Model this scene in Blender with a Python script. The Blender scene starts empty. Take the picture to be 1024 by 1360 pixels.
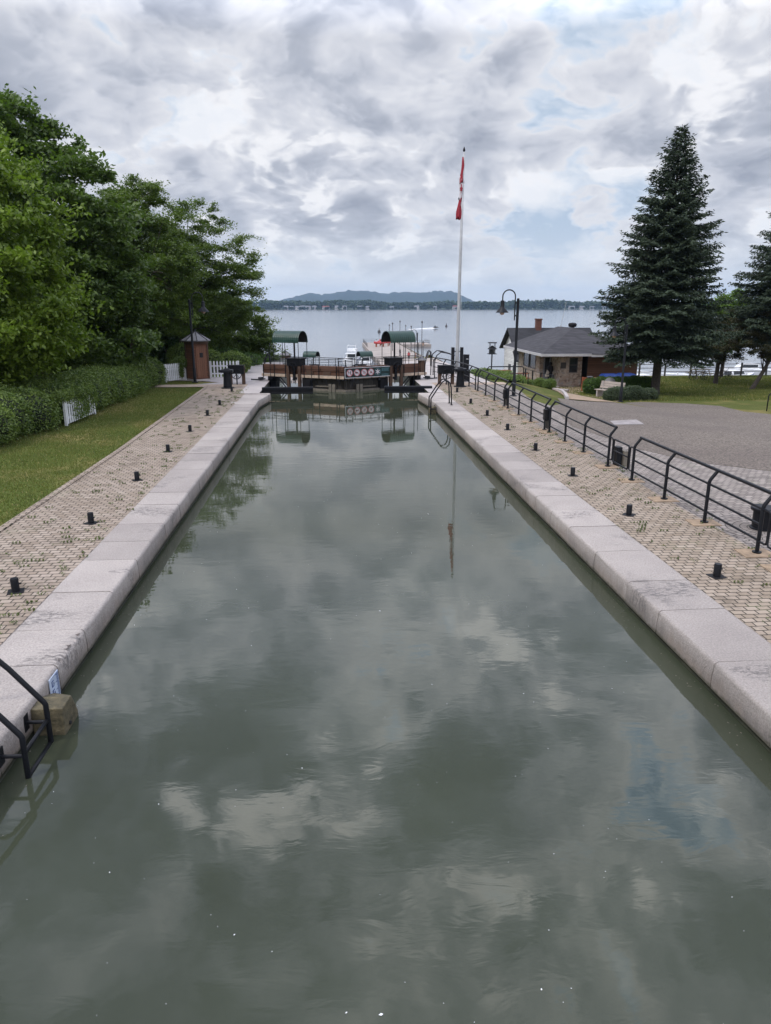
import bpy, math, random
import numpy as np
from math import sin, cos, pi, radians
from mathutils import Matrix, Vector

# ------------------------------------------------------------------ camera, sky, sun
scene = bpy.context.scene
FPX = 950.0
TH = math.atan(274 / FPX)
PSI = math.atan(73 * cos(TH) / FPX)
cd = bpy.data.cameras.new("camera")
cam = bpy.data.objects.new("camera", cd)
scene.collection.objects.link(cam)
cam.location = (0, 0, 4.0)
cam.rotation_euler = (pi / 2 - TH, 0, -PSI)
cd.sensor_fit = 'VERTICAL'
cd.sensor_height = 36.0
cd.lens = FPX / 1360 * 36.0
cd.clip_start = 0.05
cd.clip_end = 20000
scene.camera = cam

SUN_EL, SUN_AZ = radians(52), radians(238)      # azimuth clockwise from +Y
w = bpy.data.worlds.new("World")
scene.world = w
w.use_nodes = True
nt = w.node_tree
nt.nodes.clear()


class G:
    """small node-graph builder"""
    def __init__(s, nt): s.nt = nt
    def n(s, t, **k):
        nd = s.nt.nodes.new(t)
        for a, b in k.items(): setattr(nd, a, b)
        return nd
    def set(s, sock, v):
        if hasattr(v, 'is_linked') or isinstance(v, bpy.types.NodeSocket): s.nt.links.new(v, sock)
        else: sock.default_value = v
    def math(s, op, a, b=0.0, c=None, clamp=False):
        nd = s.n('ShaderNodeMath', operation=op, use_clamp=clamp)
        s.set(nd.inputs[0], a); s.set(nd.inputs[1], b)
        if c is not None: s.set(nd.inputs[2], c)
        return nd.outputs[0]
    def vm(s, op, a, b=(0, 0, 0)):
        nd = s.n('ShaderNodeVectorMath', operation=op)
        s.set(nd.inputs[0], a); s.set(nd.inputs[1], b)
        return nd.outputs[0]
    def noise(s, vec, scale, detail=4, rough=.5, dist=0, out=0):
        nd = s.n('ShaderNodeTexNoise')
        s.set(nd.inputs['Vector'], vec); nd.inputs['Scale'].default_value = scale
        nd.inputs['Detail'].default_value = detail; nd.inputs['Roughness'].default_value = rough
        nd.inputs['Distortion'].default_value = dist
        return nd.outputs[out]
    def ramp(s, fac, stops):
        nd = s.n('ShaderNodeValToRGB')
        cr = nd.color_ramp
        while len(cr.elements) > 1: cr.elements.remove(cr.elements[-1])
        for i, (p, c) in enumerate(stops):
            e = cr.elements[0] if i == 0 else cr.elements.new(p)
            e.position = p
            e.color = (c, c, c, 1) if isinstance(c, (int, float)) else (*c, 1)
        s.set(nd.inputs[0], fac)
        return nd.outputs[0]
    def mix(s, f, a, b, mode='MIX'):
        nd = s.n('ShaderNodeMix', data_type='RGBA', blend_type=mode)
        s.set(nd.inputs[0], f)
        s.set(nd.inputs[6], a if not isinstance(a, tuple) else (*a, 1)[:4])
        s.set(nd.inputs[7], b if not isinstance(b, tuple) else (*b, 1)[:4])
        return nd.outputs[2]
    def sep(s, v):
        nd = s.n('ShaderNodeSeparateXYZ'); s.set(nd.inputs[0], v); return nd.outputs
    def comb(s, x, y, z):
        nd = s.n('ShaderNodeCombineXYZ')
        for i, v in enumerate((x, y, z)): s.set(nd.inputs[i], v)
        return nd.outputs[0]
    def mapr(s, v, a, b, c, d, smooth=False):
        nd = s.n('ShaderNodeMapRange')
        if smooth: nd.interpolation_type = 'SMOOTHSTEP'
        s.set(nd.inputs[0], v)
        for i, q in enumerate((a, b, c, d)): s.set(nd.inputs[i + 1], q)
        return nd.outputs[0]


g = G(nt)
tc = g.n('ShaderNodeTexCoord')
d = g.vm('NORMALIZE', tc.outputs['Generated'])
X_, Y_, Z_ = g.sep(d)
el = g.math('MAXIMUM', Z_, 0.0)
inv = g.math('DIVIDE', 1.0, g.math('ADD', el, 0.50))
px = g.math('MULTIPLY', X_, inv)
py = g.math('MULTIPLY', Y_, inv)
P = g.comb(px, py, g.math('MULTIPLY', g.math('MULTIPLY', el, inv), 1.5))
P = g.vm('MULTIPLY', P, (1.75, 1.75, 1.75))
P = g.vm('ADD', P, (1.3, 4.2, 0.7))
warp = g.noise(P, 1.6, 4, .55, out=1)
Pw = g.vm('ADD', P, g.vm('MULTIPLY', g.vm('SUBTRACT', warp, (.5, .5, .5)), (.34, .34, .34)))
MIDPUFF = 2.2
LO = (-.06, .06, .13)          # offset towards the light, for the shading of the billows


def billow(vec):
    v_ = g.n('ShaderNodeTexVoronoi', feature='F1')
    g.set(v_.inputs['Vector'], vec); v_.inputs['Scale'].default_value = MIDPUFF
    v_.inputs['Detail'].default_value = 3.0; v_.inputs['Roughness'].default_value = .52; v_.inputs['Lacunarity'].default_value = 2.3
    return g.math('SUBTRACT', .75, v_.outputs['Distance'])


big = g.noise(Pw, 0.8, 4, .5)
fine = g.noise(Pw, 3.0, 8, .6)
Pb = g.vm('ADD', Pw, g.vm('MULTIPLY', g.comb(fine, big, fine), (.22, .3, .22)))
b1 = billow(Pb)
b2 = billow(g.vm('ADD', Pb, LO))
dens = g.math('ADD', g.math('MULTIPLY_ADD', big, 1.6, -.68), g.math('ADD', g.math('MULTIPLY', b1, .30), g.math('MULTIPLY', g.math('SUBTRACT', fine, .5), .8)))
lit = g.math('SUBTRACT', b1, b2)
# bright rims where the layer is thin, grey bellies where it is thick, billows lit from above
shade = g.math('ADD', g.mapr(dens, -.42, .50, 0, 1), g.math('MULTIPLY', lit, -1.0))
cloudcol = g.ramp(shade, [(0.0, (.40, .49, .61)), (.10, (.52, .59, .69)), (.22, (.64, .65, .69)), (.36, (.575, .59, .64)), (.52, (.50, .52, .58)), (.70, (.395, .42, .485)), (1.0, (.30, .325, .39))])
wh = g.mapr(g.math('ADD', lit, g.math('MULTIPLY', g.math('SUBTRACT', fine, .5), .6)), .10, .40, 0, .8, True)
wh = g.math('MULTIPLY', wh, g.mapr(dens, -.3, 0, 0, 1))
cloudcol = g.mix(wh, cloudcol, (.80, .80, .82))
lowfade = g.mapr(el, 0.0, .12, 0.85, 0.0, True)
cloudcol = g.mix(lowfade, cloudcol, (.655, .69, .73))
# overhead the bright gaps and the dark bellies stand further apart
gm = g.n('ShaderNodeGamma'); g.set(gm.inputs[0], cloudcol); g.set(gm.inputs[1], g.mapr(el, .30, .62, 1.0, 3.1))
gain = g.mapr(el, .30, .62, 1.0, 7.0)
warm = g.mapr(el, .30, .62, 0.0, 1.0)
cloudcol = g.mix(1.0, gm.outputs[0], g.comb(g.math('MULTIPLY', gain, g.mapr(warm, 0, 1, 1.0, 1.04)), gain, g.math('MULTIPLY', gain, g.mapr(warm, 0, 1, 1.0, .93))), 'MULTIPLY')
cover = g.mapr(dens, -.50, -.34, .7, 1, True)
cover = g.math('MAXIMUM', cover, g.mapr(el, .06, .16, 1.0, 0.0))
sky = g.n('ShaderNodeTexSky', sky_type='NISHITA')
sky.sun_disc = False
sky.sun_elevation = SUN_EL
sky.sun_rotation = SUN_AZ
sky.air_density = 1.0; sky.dust_density = 1.5
bg1 = g.n('ShaderNodeBackground'); g.set(bg1.inputs[0], sky.outputs[0]); bg1.inputs[1].default_value = 0.11
bg2 = g.n('ShaderNodeBackground'); g.set(bg2.inputs[0], cloudcol); bg2.inputs[1].default_value = 1.0
mx = g.n('ShaderNodeMixShader'); g.set(mx.inputs[0], cover)
nt.links.new(bg1.outputs[0], mx.inputs[1]); nt.links.new(bg2.outputs[0], mx.inputs[2])
wo = g.n('ShaderNodeOutputWorld'); nt.links.new(mx.outputs[0], wo.inputs[0])

sd = bpy.data.lights.new("sun", 'SUN')
sd.energy = 1.5
sd.angle = radians(11)
sd.color = (1.0, .96, .9)
sun = bpy.data.objects.new("sun", sd)
scene.collection.objects.link(sun)
sv = Vector((sin(SUN_AZ) * cos(SUN_EL), cos(SUN_AZ) * cos(SUN_EL), sin(SUN_EL)))
sun.rotation_euler = sv.to_track_quat('Z', 'Y').to_euler()

scene.view_settings.view_transform = 'Standard'
scene.view_settings.look = 'None'
scene.view_settings.exposure = 0.3
scene.view_settings.gamma = 1.0
scene.view_settings.use_curve_mapping = False
scene.cycles.max_bounces = 8
scene.cycles.transparent_max_bounces = 8
scene.cycles.volume_bounces = 0

# ------------------------------------------------------------------ helpers
COL = scene.collection


def cl(v, a=0., b=1.): return max(a, min(b, v))
def ss(t): t = cl(t); return t * t * (3 - 2 * t)


def gz(X, Y):
    """height of the ground on the right bank"""
    t = max(cl((X - 9) / 7) * cl((Y - 18) / 34), ss((Y - 40) / 14) * ss((X - 8.2) / 3))
    plateau = ss((X - 9) / 2) * (1 - ss((X - 27) / 2)) * (1 - ss((Y - 84) / 3))
    return -2.0 * t - (5.8 - 3.6 * plateau) * ss((Y - 63.5) / 3)


def gl(X, Y):
    """height of the ground on the left bank"""
    return -3.5 * ss((Y - 54) / 6) - 5.0 * ss((Y - 97) / 6) - .0 * X


class MB:
    def __init__(s): s.v = []; s.f = []
    def add(s, vs, fs):
        o = len(s.v); s.v += [tuple(p) for p in vs]; s.f += [tuple(i + o for i in f) for f in fs]; return s
    def box(s, x0, x1, y0, y1, z0, z1, M=None):
        vs = [(x, y, z) for z in (z0, z1) for y in (y0, y1) for x in (x0, x1)]
        if M is not None: vs = [M @ Vector(p) for p in vs]
        return s.add(vs, [(0, 2, 3, 1), (4, 5, 7, 6), (0, 1, 5, 4), (2, 6, 7, 3), (0, 4, 6, 2), (1, 3, 7, 5)])
    def tube(s, pts, r, n=8, cap=True):
        pts = [Vector(p) for p in pts]; rs = r if isinstance(r, (list, tuple)) else [r] * len(pts)
        rings = []; up = None
        for i, p in enumerate(pts):
            t = (pts[min(i + 1, len(pts) - 1)] - pts[max(i - 1, 0)])
            if t.length < 1e-9: t = Vector((0, 0, 1))
            t.normalize()
            if up is None: up = t.orthogonal().normalized()
            a = (up - t * up.dot(t))
            a = a.normalized() if a.length > 1e-6 else t.orthogonal().normalized()
            up = a; b = t.cross(a)
            rings.append([p + (a * cos(2 * pi * k / n) + b * sin(2 * pi * k / n)) * rs[i] for k in range(n)])
        vs = [q for rg in rings for q in rg]; fs = []
        for i in range(len(pts) - 1):
            for k in range(n):
                fs.append((i * n + k, i * n + (k + 1) % n, (i + 1) * n + (k + 1) % n, (i + 1) * n + k))
        if cap: fs += [tuple(range(n))[::-1], tuple((len(pts) - 1) * n + k for k in range(n))]
        return s.add(vs, fs)
    def lathe(s, prof, n=20, c=(0, 0, 0), M=None):
        vs = []; fs = []
        for r, z in prof:
            for k in range(n):
                vs.append(Vector((c[0] + r * cos(2 * pi * k / n), c[1] + r * sin(2 * pi * k / n), c[2] + z)))
        if M is not None: vs = [M @ p for p in vs]
        for i in range(len(prof) - 1):
            for k in range(n): fs.append((i * n + k, i * n + (k + 1) % n, (i + 1) * n + (k + 1) % n, (i + 1) * n + k))
        fs += [tuple(range(n))[::-1], tuple((len(prof) - 1) * n + k for k in range(n))]
        return s.add(vs, fs)
    def prism(s, poly, z0, z1):
        n = len(poly)
        vs = [(x, y, z0) for x, y in poly] + [(x, y, z1) for x, y in poly]
        fs = [tuple(range(n))[::-1], tuple(range(n, 2 * n))] + [(k, (k + 1) % n, n + (k + 1) % n, n + k) for k in range(n)]
        return s.add(vs, fs)
    def build(s, name, mat, parent=None, smooth=False, bevel=0, loc=None, auto=False):
        me = bpy.data.meshes.new(name); me.from_pydata(s.v, [], s.f); me.update()
        me.materials.append(mat)
        o = bpy.data.objects.new(name, me); COL.objects.link(o)
        if parent is not None: o.parent = parent
        if loc is not None: o.location = loc
        if smooth:
            for p in me.polygons: p.use_smooth = True
            if auto:
                try: me.set_sharp_from_angle(angle=radians(40))
                except Exception: pass
        if bevel:
            m = o.modifiers.new('bevel', 'BEVEL'); m.width = bevel; m.segments = 2; m.limit_method = 'ANGLE'
        return o


def tag(o, label=None, cat=None, group=None, kind=None):
    if label: o['label'] = label
    if cat: o['category'] = cat
    if group: o['group'] = group
    if kind: o['kind'] = kind
    return o


def thing(name, label, cat, loc=(0, 0, 0), rz=0, group=None):
    o = bpy.data.objects.new(name, None); COL.objects.link(o)
    o.location = loc; o.rotation_euler = (0, 0, rz); o.empty_display_size = .3
    return tag(o, label, cat, group)


def copy_tree(o, loc=None, rz=None, label=None, parent=None, scale=None):
    c = o.copy(); COL.objects.link(c)
    if parent is not None: c.parent = parent
    if loc is not None: c.location = loc
    if rz is not None: c.rotation_euler = (0, 0, rz)
    if scale is not None: c.scale = scale if isinstance(scale, tuple) else (scale,) * 3
    if label: c['label'] = label
    for ch in [q for q in bpy.data.objects if q.parent == o]: copy_tree(ch, parent=c)
    return c


# ------------------------------------------------------------------ materials
def new_mat(name):
    m = bpy.data.materials.new(name); m.use_nodes = True
    nt = m.node_tree; b = nt.nodes['Principled BSDF']
    return m, G(nt), b


def flat(name, c, rough=.6, var=.25, scale=6, metal=0, bump=.0, bscale=40, spec=None, c2=None, obj=True):
    m, g, b = new_mat(name)
    co = g.n('ShaderNodeTexCoord').outputs['Object']
    n = g.noise(co, scale, 5, .6)
    f = g.mapr(n, .32, .68, 0, 1)
    lo = tuple(x * (1 - var) for x in c) if c2 is None else c2
    hi = tuple(min(1, x * (1 + var * .6)) for x in c) if c2 is None else c
    g.set(b.inputs['Base Color'], g.mix(f, lo, hi))
    b.inputs['Metallic'].default_value = metal
    g.set(b.inputs['Roughness'], g.mapr(n, .3, .7, max(.02, rough - .1), min(1, rough + .1)))
    if spec is not None: b.inputs['Specular IOR Level'].default_value = spec
    if bump:
        bp = g.n('ShaderNodeBump'); bp.inputs['Strength'].default_value = bump; bp.inputs['Distance'].default_value = .02
        g.set(bp.inputs['Height'], g.noise(co, bscale, 6, .6)); g.set(b.inputs['Normal'], bp.outputs[0])
    return m


M = {}
M['black'] = flat('black_paint', (.008, .009, .012), .45, .3, 5, 0, .05, 60, spec=.25)
M['black_rough'] = flat('black_steel', (.013, .013, .015), .6, .4, 4, 0, .15, 40, spec=.2)
M['white'] = flat('white_paint', (.72, .73, .74), .5, .18, 3, 0, .05)
M['tan_edge'] = flat('tan_timber', (.52, .40, .30), .75, .3, 5, 0, .3, 50)
M['brick_red'] = flat('chimney_brick', (.14, .058, .042), .85, .35, 14, 0, .3, 30)
M['glass'] = flat('window_glass', (.03, .035, .04), .08, .3, 2)
M['pole'] = flat('painted_pole', (.42, .43, .44), .45, .15, 3)
M['red'] = flat('red_cloth', (.30, .02, .035), .8, .3, 8)
M['whitecloth'] = flat('white_cloth', (.62, .58, .60), .85, .15, 8)
M['concrete'] = flat('pale_concrete', (.42, .38, .36), .85, .22, .8, 0, .25, 35)
M['quay'] = flat('quay_concrete', (.34, .295, .26), .9, .25, .35, 0, .2, 8)
M['slab'] = flat('worn_slab', (.30, .27, .26), .85, .3, 4, 0, .3, 40)
M['footing'] = flat('tan_footing', (.33, .24, .16), .9, .3, 6, 0, .4, 50)
M['bark'] = flat('bark', (.075, .06, .048), .95, .45, 9, 0, .8, 22)
M['dark'] = flat('dark_opening', (.012, .012, .013), .8, .3, 3)
M['darkwood'] = flat('wet_dark_timber', (.035, .03, .024), .6, .5, 6, 0, .5, 18)
M['greywood'] = flat('weathered_grey_timber', (.17, .15, .12), .85, .35, 7, 0, .5, 30)
M['bluebin'] = flat('blue_plastic', (.012, .045, .22), .5, .2, 3)
M['benchwood'] = flat('bench_beige_timber', (.34, .29, .25), .75, .2, 10, 0, .2, 30)
M['redtable'] = flat('red_brown_timber', (.30, .085, .035), .7, .3, 8)
M['tin'] = flat('tin_roof', (.13, .125, .13), .5, .25, 4)
M['fibre'] = flat('white_fibreglass', (.78, .79, .80), .25, .08, 1)
M['skin'] = flat('skin', (.35, .2, .14), .6, .1)
M['cloth_dark'] = flat('dark_clothing', (.015, .014, .018), .85, .3, 12)
M['cloth_bag'] = flat('pale_bag_fabric', (.55, .5, .42), .85, .15, 12)
M['yellowgreen'] = flat('olive_panel', (.22, .22, .06), .7, .2)
M['bulb'] = flat('frosted_bulb', (.42, .28, .2), .3, .1)


def wood(name, c, plank=.16, axis='z', dark=.45, rough=.75):
    """boards running along the other axis, one board per 'plank' metres"""
    m, g, b = new_mat(name)
    co = g.n('ShaderNodeTexCoord').outputs['Object']
    x, y, z = g.sep(co)
    a = {'x': x, 'y': y, 'z': z}[axis]
    fr = g.math('FRACT', g.math('DIVIDE', g.math('ADD', a, 50.0), plank))
    line = g.math('LESS_THAN', fr, .09)
    idx = g.math('FLOOR', g.math('DIVIDE', g.math('ADD', a, 50.0), plank))
    st = (3, 3, 40) if axis == 'z' else (40, 40, 3)
    grain = g.noise(g.vm('MULTIPLY', co, st), 1.0, 5, .6)
    wn = g.n('ShaderNodeTexWhiteNoise', noise_dimensions='1D'); g.set(wn.inputs['W'], idx)
    f = g.math('ADD', g.math('MULTIPLY', grain, .7), g.math('MULTIPLY', wn.outputs[0], .35))
    col = g.mix(f, tuple(q * (1 - dark) for q in c), tuple(min(1, q * 1.35) for q in c))
    col = g.mix(line, col, tuple(q * .2 for q in c))
    g.set(b.inputs['Base Color'], col); b.inputs['Roughness'].default_value = rough
    bp = g.n('ShaderNodeBump'); bp.inputs['Strength'].default_value = .5; bp.inputs['Distance'].default_value = .01
    g.set(bp.inputs['Height'], g.math('SUBTRACT', grain, line)); g.set(b.inputs['Normal'], bp.outputs[0])
    return m


M['gatewood'] = wood('gate_brown_timber', (.115, .054, .032), .30)
M['boothwood'] = wood('booth_brown_boards', (.15, .062, .034), .14)
M['doorwood'] = wood('booth_door_boards', (.17, .074, .040), .13, 'x')
M['sidingwood'] = wood('reddish_siding', (.17, .085, .05), .14)
M['post_brown'] = flat('brown_post_timber', (.085, .048, .030), .8, .35, 6, 0, .4, 25)
M['whiteboards'] = wood('white_clapboard', (.62, .62, .62), .15, 'z', .08)


def leaf_mat(name, c1, c2, trans=.35, rough=.5, patch=.5, c3=None):
    m, g, b = new_mat(name)
    nt = g.nt
    geo = g.n('ShaderNodeNewGeometry')
    co = g.n('ShaderNodeTexCoord').outputs['Object']
    big = g.mapr(g.noise(co, patch, 3, .6), .35, .65, 0, 1)
    rnd = geo.outputs['Random Per Island']
    f = g.math('ADD', g.math('MULTIPLY', rnd, .55), g.math('MULTIPLY', big, .45))
    col = g.mix(f, c1, c2)
    if c3 is not None: col = g.mix(g.math('GREATER_THAN', rnd, .93), col, c3)
    g.set(b.inputs['Base Color'], col)
    b.inputs['Roughness'].default_value = rough
    b.inputs['Specular IOR Level'].default_value = .35
    tr = g.n('ShaderNodeBsdfTranslucent'); g.set(tr.inputs[0], g.mix(1.0, col, (1.1, 1.35, .55), 'MULTIPLY'))
    mx = g.n('ShaderNodeMixShader'); mx.inputs[0].default_value = trans
    nt.links.new(b.outputs[0], mx.inputs[1]); nt.links.new(tr.outputs[0], mx.inputs[2])
    nt.links.new(mx.outputs[0], nt.nodes['Material Output'].inputs[0])
    return m


M['leaf_bright'] = leaf_mat('bright_broad_leaves', (.075, .125, .016), (.21, .285, .040))
M['leaf_dark'] = leaf_mat('dark_maple_leaves', (.046, .082, .020), (.125, .18, .040), .35)
M['leaf_mid'] = leaf_mat('locust_leaves', (.058, .095, .018), (.135, .185, .036))
M['leaf_back'] = leaf_mat('background_leaves', (.028, .062, .018), (.060, .11, .032), .25)
M['leaf_olive'] = leaf_mat('bronze_crab_leaves', (.045, .048, .022), (.095, .085, .038), .25)
M['leaf_lime'] = leaf_mat('lime_leaves', (.085, .15, .02), (.15, .23, .035), .4)
M['needle'] = leaf_mat('spruce_needles', (.018, .031, .018), (.062, .086, .050), .1, .85, .8)
M['hedge'] = leaf_mat('yew_hedge_leaves', (.052, .095, .024), (.20, .265, .058), .25, .5, 1.6)
M['hedge2'] = leaf_mat('clipped_hedge_leaves', (.040, .085, .016), (.10, .17, .03), .25, .5, .9)
M['shrub'] = leaf_mat('grey_green_shrub_leaves', (.045, .07, .035), (.095, .12, .065), .2, .6, .9)
M['weed'] = leaf_mat('weed_leaves', (.05, .09, .015), (.12, .17, .035), .3, .6, .9, (.2, .17, .06))
M['hedge_core'] = flat('hedge_dark_core', (.012, .018, .008), .95, .4, 4)  # shade inside the leaf masses, put in as a dark colour


def paver_mat(name, c1, c2, mortar, ring=None):
    m, g, b = new_mat(name)
    geo = g.n('ShaderNodeNewGeometry')
    co = geo.outputs['Position']
    wob = g.vm('MULTIPLY', g.vm('SUBTRACT', g.noise(co, 1.3, 2, .5, out=1), (.5, .5, .5)), (.05, .05, 0))
    vec = g.vm('ADD', co, wob)
    if ring:
        rel = g.vm('SUBTRACT', co, (ring[0], ring[1], 0))
        x, y, z = g.sep(rel)
        rad = g.math('SQRT', g.math('ADD', g.math('MULTIPLY', x, x), g.math('MULTIPLY', y, y)))
        ang = g.math('ARCTAN2', y, x)
        rv = g.comb(g.math('MULTIPLY', ang, g.math('MULTIPLY', 1.0, 0.75)), rad, 0.0)
        isr = g.math('LESS_THAN', rad, ring[2])
        mixv = g.n('ShaderNodeMix', data_type='VECTOR')
        g.set(mixv.inputs[0], isr); g.set(mixv.inputs[4], vec); g.set(mixv.inputs[5], rv)
        vec = mixv.outputs[1]
    br = g.n('ShaderNodeTexBrick')
    g.set(br.inputs['Vector'], vec)
    br.offset = .5; br.squash = 1
    br.inputs['Scale'].default_value = 1.0
    br.inputs['Brick Width'].default_value = .175
    br.inputs['Row Height'].default_value = .125
    br.inputs['Mortar Size'].default_value = .0105
    br.inputs['Mortar Smooth'].default_value = .35
    br.inputs['Bias'].default_value = 0.0
    br.inputs['Color1'].default_value = (0, 0, 0, 1); br.inputs['Color2'].default_value = (1, 1, 1, 1)
    br.inputs['Mortar'].default_value = (.5, .5, .5, 1)
    tint = g.math('ADD', g.math('MULTIPLY', g.sep(br.outputs['Color'])[0], .6), g.math('MULTIPLY', g.noise(co, .55, 6, .7), .65))
    tint = g.math('ADD', tint, g.math('MULTIPLY', g.math('SUBTRACT', g.noise(co, 60, 3, .6), .5), .5))
    col = g.mix(g.mapr(tint, .25, .95, 0, 1), c1, c2)
    dirt = g.mapr(g.noise(co, 1.4, 7, .72), .50, .68, 0, .65, True)
    col = g.mix(dirt, col, tuple(q * .62 for q in c1))
    moss = g.mapr(g.noise(co, 1.1, 6, .7), .56, .66, 0, 1, True)
    mcol = g.mix(moss, mortar, (.055, .075, .02))
    col = g.mix(br.outputs['Fac'], col, mcol)
    g.set(b.inputs['Base Color'], col); b.inputs['Roughness'].default_value = .9
    bp = g.n('ShaderNodeBump'); bp.inputs['Strength'].default_value = .8; bp.inputs['Distance'].default_value = .012
    h = g.math('SUBTRACT', g.math('MULTIPLY', g.noise(co, 45, 4, .6), .25), br.outputs['Fac'])
    g.set(bp.inputs['Height'], h); g.set(b.inputs['Normal'], bp.outputs[0])
    return m


M['paver_l'] = paver_mat('beige_pavers_left', (.245, .190, .140), (.375, .308, .248), (.045, .036, .026))
M['paver_r'] = paver_mat('beige_pavers_right', (.245, .190, .135), (.375, .306, .240), (.045, .036, .025), (7.95, 12.2, .95))
M['paver_g'] = paver_mat('grey_pavers', (.19, .162, .142), (.345, .30, .265), (.05, .042, .036), (7.95, 12.2, .95))
M['paver_t'] = paver_mat('tan_strip_pavers', (.36, .27, .20), (.55, .43, .33), (.13, .10, .08))


def asphalt_mat():
    m, g, b = new_mat('speckled_asphalt')
    co = g.n('ShaderNodeNewGeometry').outputs['Position']
    v = g.n('ShaderNodeTexVoronoi'); g.set(v.inputs['Vector'], co); v.inputs['Scale'].default_value = 26
    sp = g.sep(v.outputs['Color'])[0]
    base = g.mix(g.mapr(sp, 0, 1, 0, 1), (.058, .047, .037), (.235, .195, .158))
    patch = g.mapr(g.noise(co, .25, 5, .6), .4, .65, 0, .45, True)
    base = g.mix(patch, base, (.10, .078, .067))
    st = g.mapr(g.noise(g.vm('MULTIPLY', co, (.5, 2.0, 1)), .8, 4, .6), .62, .7, 0, .4, True)
    base = g.mix(st, base, (.06, .055, .055))
    g.set(b.inputs['Base Color'], base); b.inputs['Roughness'].default_value = .92
    bp = g.n('ShaderNodeBump'); bp.inputs['Strength'].default_value = .5; bp.inputs['Distance'].default_value = .01
    g.set(bp.inputs['Height'], sp); g.set(b.inputs['Normal'], bp.outputs[0])
    return m


M['asphalt'] = asphalt_mat()


def stone_mat():
    m, g, b = new_mat('pale_granite_coping')
    geo = g.n('ShaderNodeNewGeometry')
    co = geo.outputs['Position']
    rnd = geo.outputs['Random Per Island']
    f = g.math('ADD', g.math('MULTIPLY', g.noise(co, .9, 5, .6), .6), g.math('MULTIPLY', rnd, .45))
    col = g.mix(g.mapr(f, .25, .75, 0, 1), (.285, .255, .235), (.455, .41, .375))
    gr = g.math('SUBTRACT', g.noise(co, 42, 6, .8), .5)
    col = g.mix(g.mapr(gr, -.18, .18, .0, 1), g.mix(1.0, col, (.62, .61, .61), 'MULTIPLY'), g.mix(1.0, col, (1.22, 1.21, 1.2), 'MULTIPLY'))
    # dark lichen and scuffs in patches
    pm = g.mapr(g.noise(co, .8, 3, .5), .53, .66, 0, 1, True)
    sc = g.mapr(g.noise(g.vm('MULTIPLY', co, (9, 24, 9)), 1.0, 6, .75, .8), .50, .60, 0, 1, True)
    col = g.mix(g.math('MULTIPLY', g.math('MULTIPLY', pm, sc), .7), col, (.13, .125, .13))
    spot = g.mapr(g.noise(co, 22, 5, .7), .66, .74, 0, .5, True)
    col = g.mix(spot, col, (.2, .185, .18))
    # vertical face: water marks towards the waterline
    x, y, z = g.sep(co)
    low = g.mapr(g.math('ADD', z, g.math('MULTIPLY', g.math('SUBTRACT', g.noise(g.vm('MULTIPLY', co, (1, 5, 1)), 1.5, 4, .7), .5), .35)), -.30, -.06, .75, 0, True)
    rust = g.noise(g.vm('MULTIPLY', co, (1, 2, 1)), .8, 4, .6)
    col = g.mix(low, col, g.mix(g.mapr(rust, .4, .6, 0, 1), (.155, .135, .12), (.25, .20, .165)))
    edge = g.mapr(z, -.34, -.315, .55, 0)
    foot = g.mapr(g.math('ADD', z, g.math('MULTIPLY', g.noise(g.vm('MULTIPLY', co, (1, 3, 1)), 2.5, 4, .7), .10)), -.275, -.225, .85, 0, True)
    col = g.mix(foot, col, (.075, .068, .045))
    g.set(b.inputs['Base Color'], col); b.inputs['Roughness'].default_value = .85
    bp = g.n('ShaderNodeBump'); bp.inputs['Strength'].default_value = .9; bp.inputs['Distance'].default_value = .02
    h = g.math('ADD', g.noise(co, 18, 9, .75), g.math('MULTIPLY', g.math('MULTIPLY', pm, sc), -.5))
    g.set(bp.inputs['Height'], h); g.set(b.inputs['Normal'], bp.outputs[0])
    return m


M['stone'] = stone_mat()
M['wetwall'] = flat('wet_algae_wall', (.045, .048, .030), .45, .5, 3, 0, .5, 12, c2=(.022, .024, .018))
M['mortar'] = flat('joint_mortar', (.12, .10, .09), .9, .4, 5)


def grass_mat(name, a, b_, dry, amt=.5):
    m, g, b = new_mat(name)
    co = g.n('ShaderNodeNewGeometry').outputs['Position']
    n1 = g.noise(co, .6, 5, .65); n2 = g.noise(co, 25, 4, .7)
    col = g.mix(g.mapr(n2, .3, .7, 0, 1), a, b_)
    dr = g.mapr(g.noise(g.vm('MULTIPLY', co, (.6, .35, 1)), .8, 4, .6), .47, .66, 0, amt, True)
    col = g.mix(dr, col, dry)
    col = g.mix(g.mapr(n1, .35, .7, .3, 0), col, tuple(q * .6 for q in a))
    g.set(b.inputs['Base Color'], col); b.inputs['Roughness'].default_value = .95
    b.inputs['Specular IOR Level'].default_value = .1
    bp = g.n('ShaderNodeBump'); bp.inputs['Strength'].default_value = .9; bp.inputs['Distance'].default_value = .04
    g.set(bp.inputs['Height'], n2); g.set(b.inputs['Normal'], bp.outputs[0])
    return m


M['grass_l'] = grass_mat('left_lawn', (.065, .098, .020), (.15, .180, .044), (.30, .235, .10), .9)
M['grass_r'] = grass_mat('right_lawn', (.060, .080, .020), (.135, .145, .036), (.25, .20, .075), .8)
M['farland'] = flat('far_land', (.05, .075, .035), .95, .3, .01)


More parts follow.
